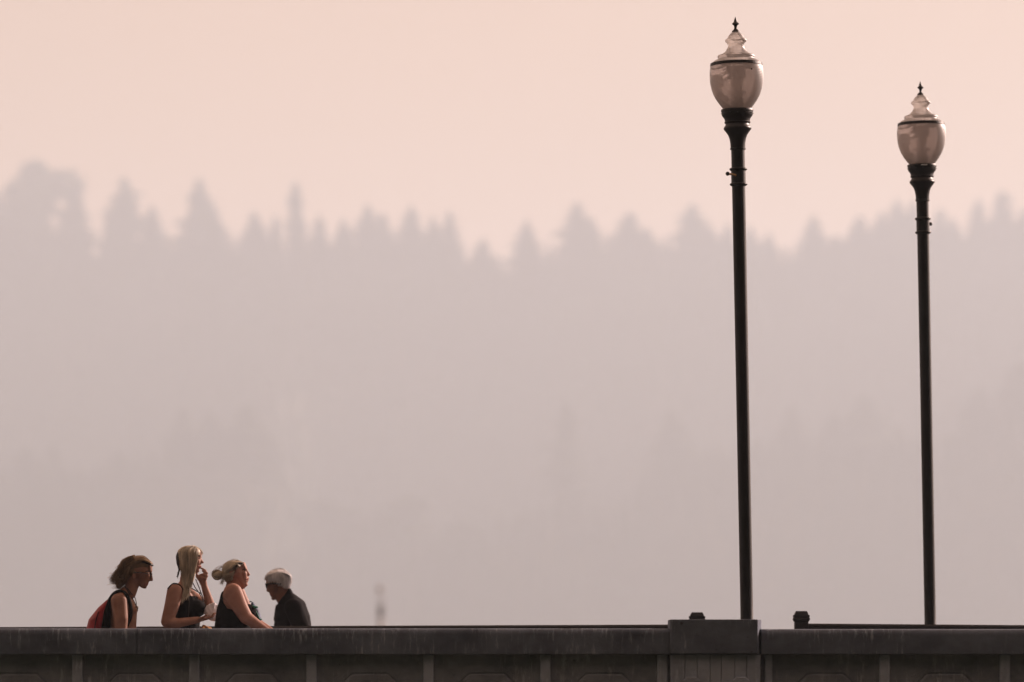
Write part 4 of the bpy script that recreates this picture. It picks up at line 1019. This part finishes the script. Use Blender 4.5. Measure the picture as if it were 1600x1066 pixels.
strands(F4, [[(840, 372 + abs(d) * .4, d), (920, 392 + abs(d) * .3, d * 1.2), (966, 450, d * 1.1), (955, 540, d * .9)] for d in (-90, -60, -30, 0, 40, 78)], 210, 'short_hair', 'hair_white', h4, 2.8, 6, 2, 1, 18)
strands(F4, [[(762, 432, -66), (752, 456, -76), (746, 486, -78), (746, 508, -78)], [(850, 400, -96), (850, 440, -106), (846, 490, -104), (850, 530, -98)], [(900, 410, -92), (905, 460, -104), (900, 520, -100), (895, 555, -94)], [(935, 430, -72), (948, 475, -82), (945, 525, -80), (925, 562, -74)], [(955, 450, -50), (968, 490, -50), (955, 540, -50), (935, 566, -50)]], 300, 'short_hair', 'hair_white', h4, 2.8, 7, 2, 1, 19)
strands(F4, [[(860, 372, 0), (790, 376, 0), (735, 420, 0), (712, 432, 0)], [(860, 368, 0), (930, 385, 0), (972, 450, 0), (972, 540, 0)]], 30, 'flyaways', 'hair_white', h4, 1.4, 10, 4, 1, 33)
sg = MB()
for s in (-1, 1):
    c = F4.p(735, 537, s * 38)
    L = [F4.p(735 - 12 + 6 * abs(math.sin(a)), 537 + 24 * math.sin(a), s * (40 + 34 * math.cos(a))) for a in np.linspace(0, 6.283, 17)[:-1]]
    L2 = [v + Vector((.006, 0, 0)) for v in L]
    k_ = len(L); sg.add(L + L2, [tuple(range(k_)), tuple(range(2 * k_ - 1, k_ - 1, -1))] + [(i, (i + 1) % k_, k_ + (i + 1) % k_, k_ + i) for i in range(k_)])
    sg.tube(smooth_line([F4.p(727, 522, s * 70), F4.p(748, 522, s * 86), F4.p(800, 516, s * 98), F4.p(880, 520, s * 102)]), [.009] * 5 + [.007] * 14, 8)
sg.tube([F4.p(724, 524, -12), F4.p(722, 520, 0), F4.p(724, 524, 12)], .004, 6)
sg.build('sunglasses', 'lens', p4, True)
t4 = bvh(b4); p_ = drape(F4, t4, [(794, 628), (772, 628)], 0, -1); q_ = drape(F4, t4, [(794, 628), (772, 628)], 0, 1)
MB().tube(smooth_line([p_[0], p_[1], q_[1], q_[0]]), .004, 6).build('lips', 'lip', b4, True)

# ------------------------------------------------------------------ smoke haze
hz = MB().box(-4000, 4000, -4000, 4000, -7, 345).build('haze', None)
hm = bpy.data.materials.new('smoke'); hm.use_nodes = True
hn, hl = hm.node_tree.nodes, hm.node_tree.links
hn.remove(hn['Principled BSDF'])
pv = hn.new('ShaderNodeVolumePrincipled')
pv.inputs['Color'].default_value = (*HAZE_COLOR, 1)
pv.inputs['Density'].default_value = HAZE_DENSITY
pv.inputs['Anisotropy'].default_value = HAZE_G
hl.new(pv.outputs[0], hn['Material Output'].inputs['Volume'])
hz.data.materials.append(hm)
tag(hz, 'pale wildfire smoke haze filling the air', 'haze', kind='stuff')
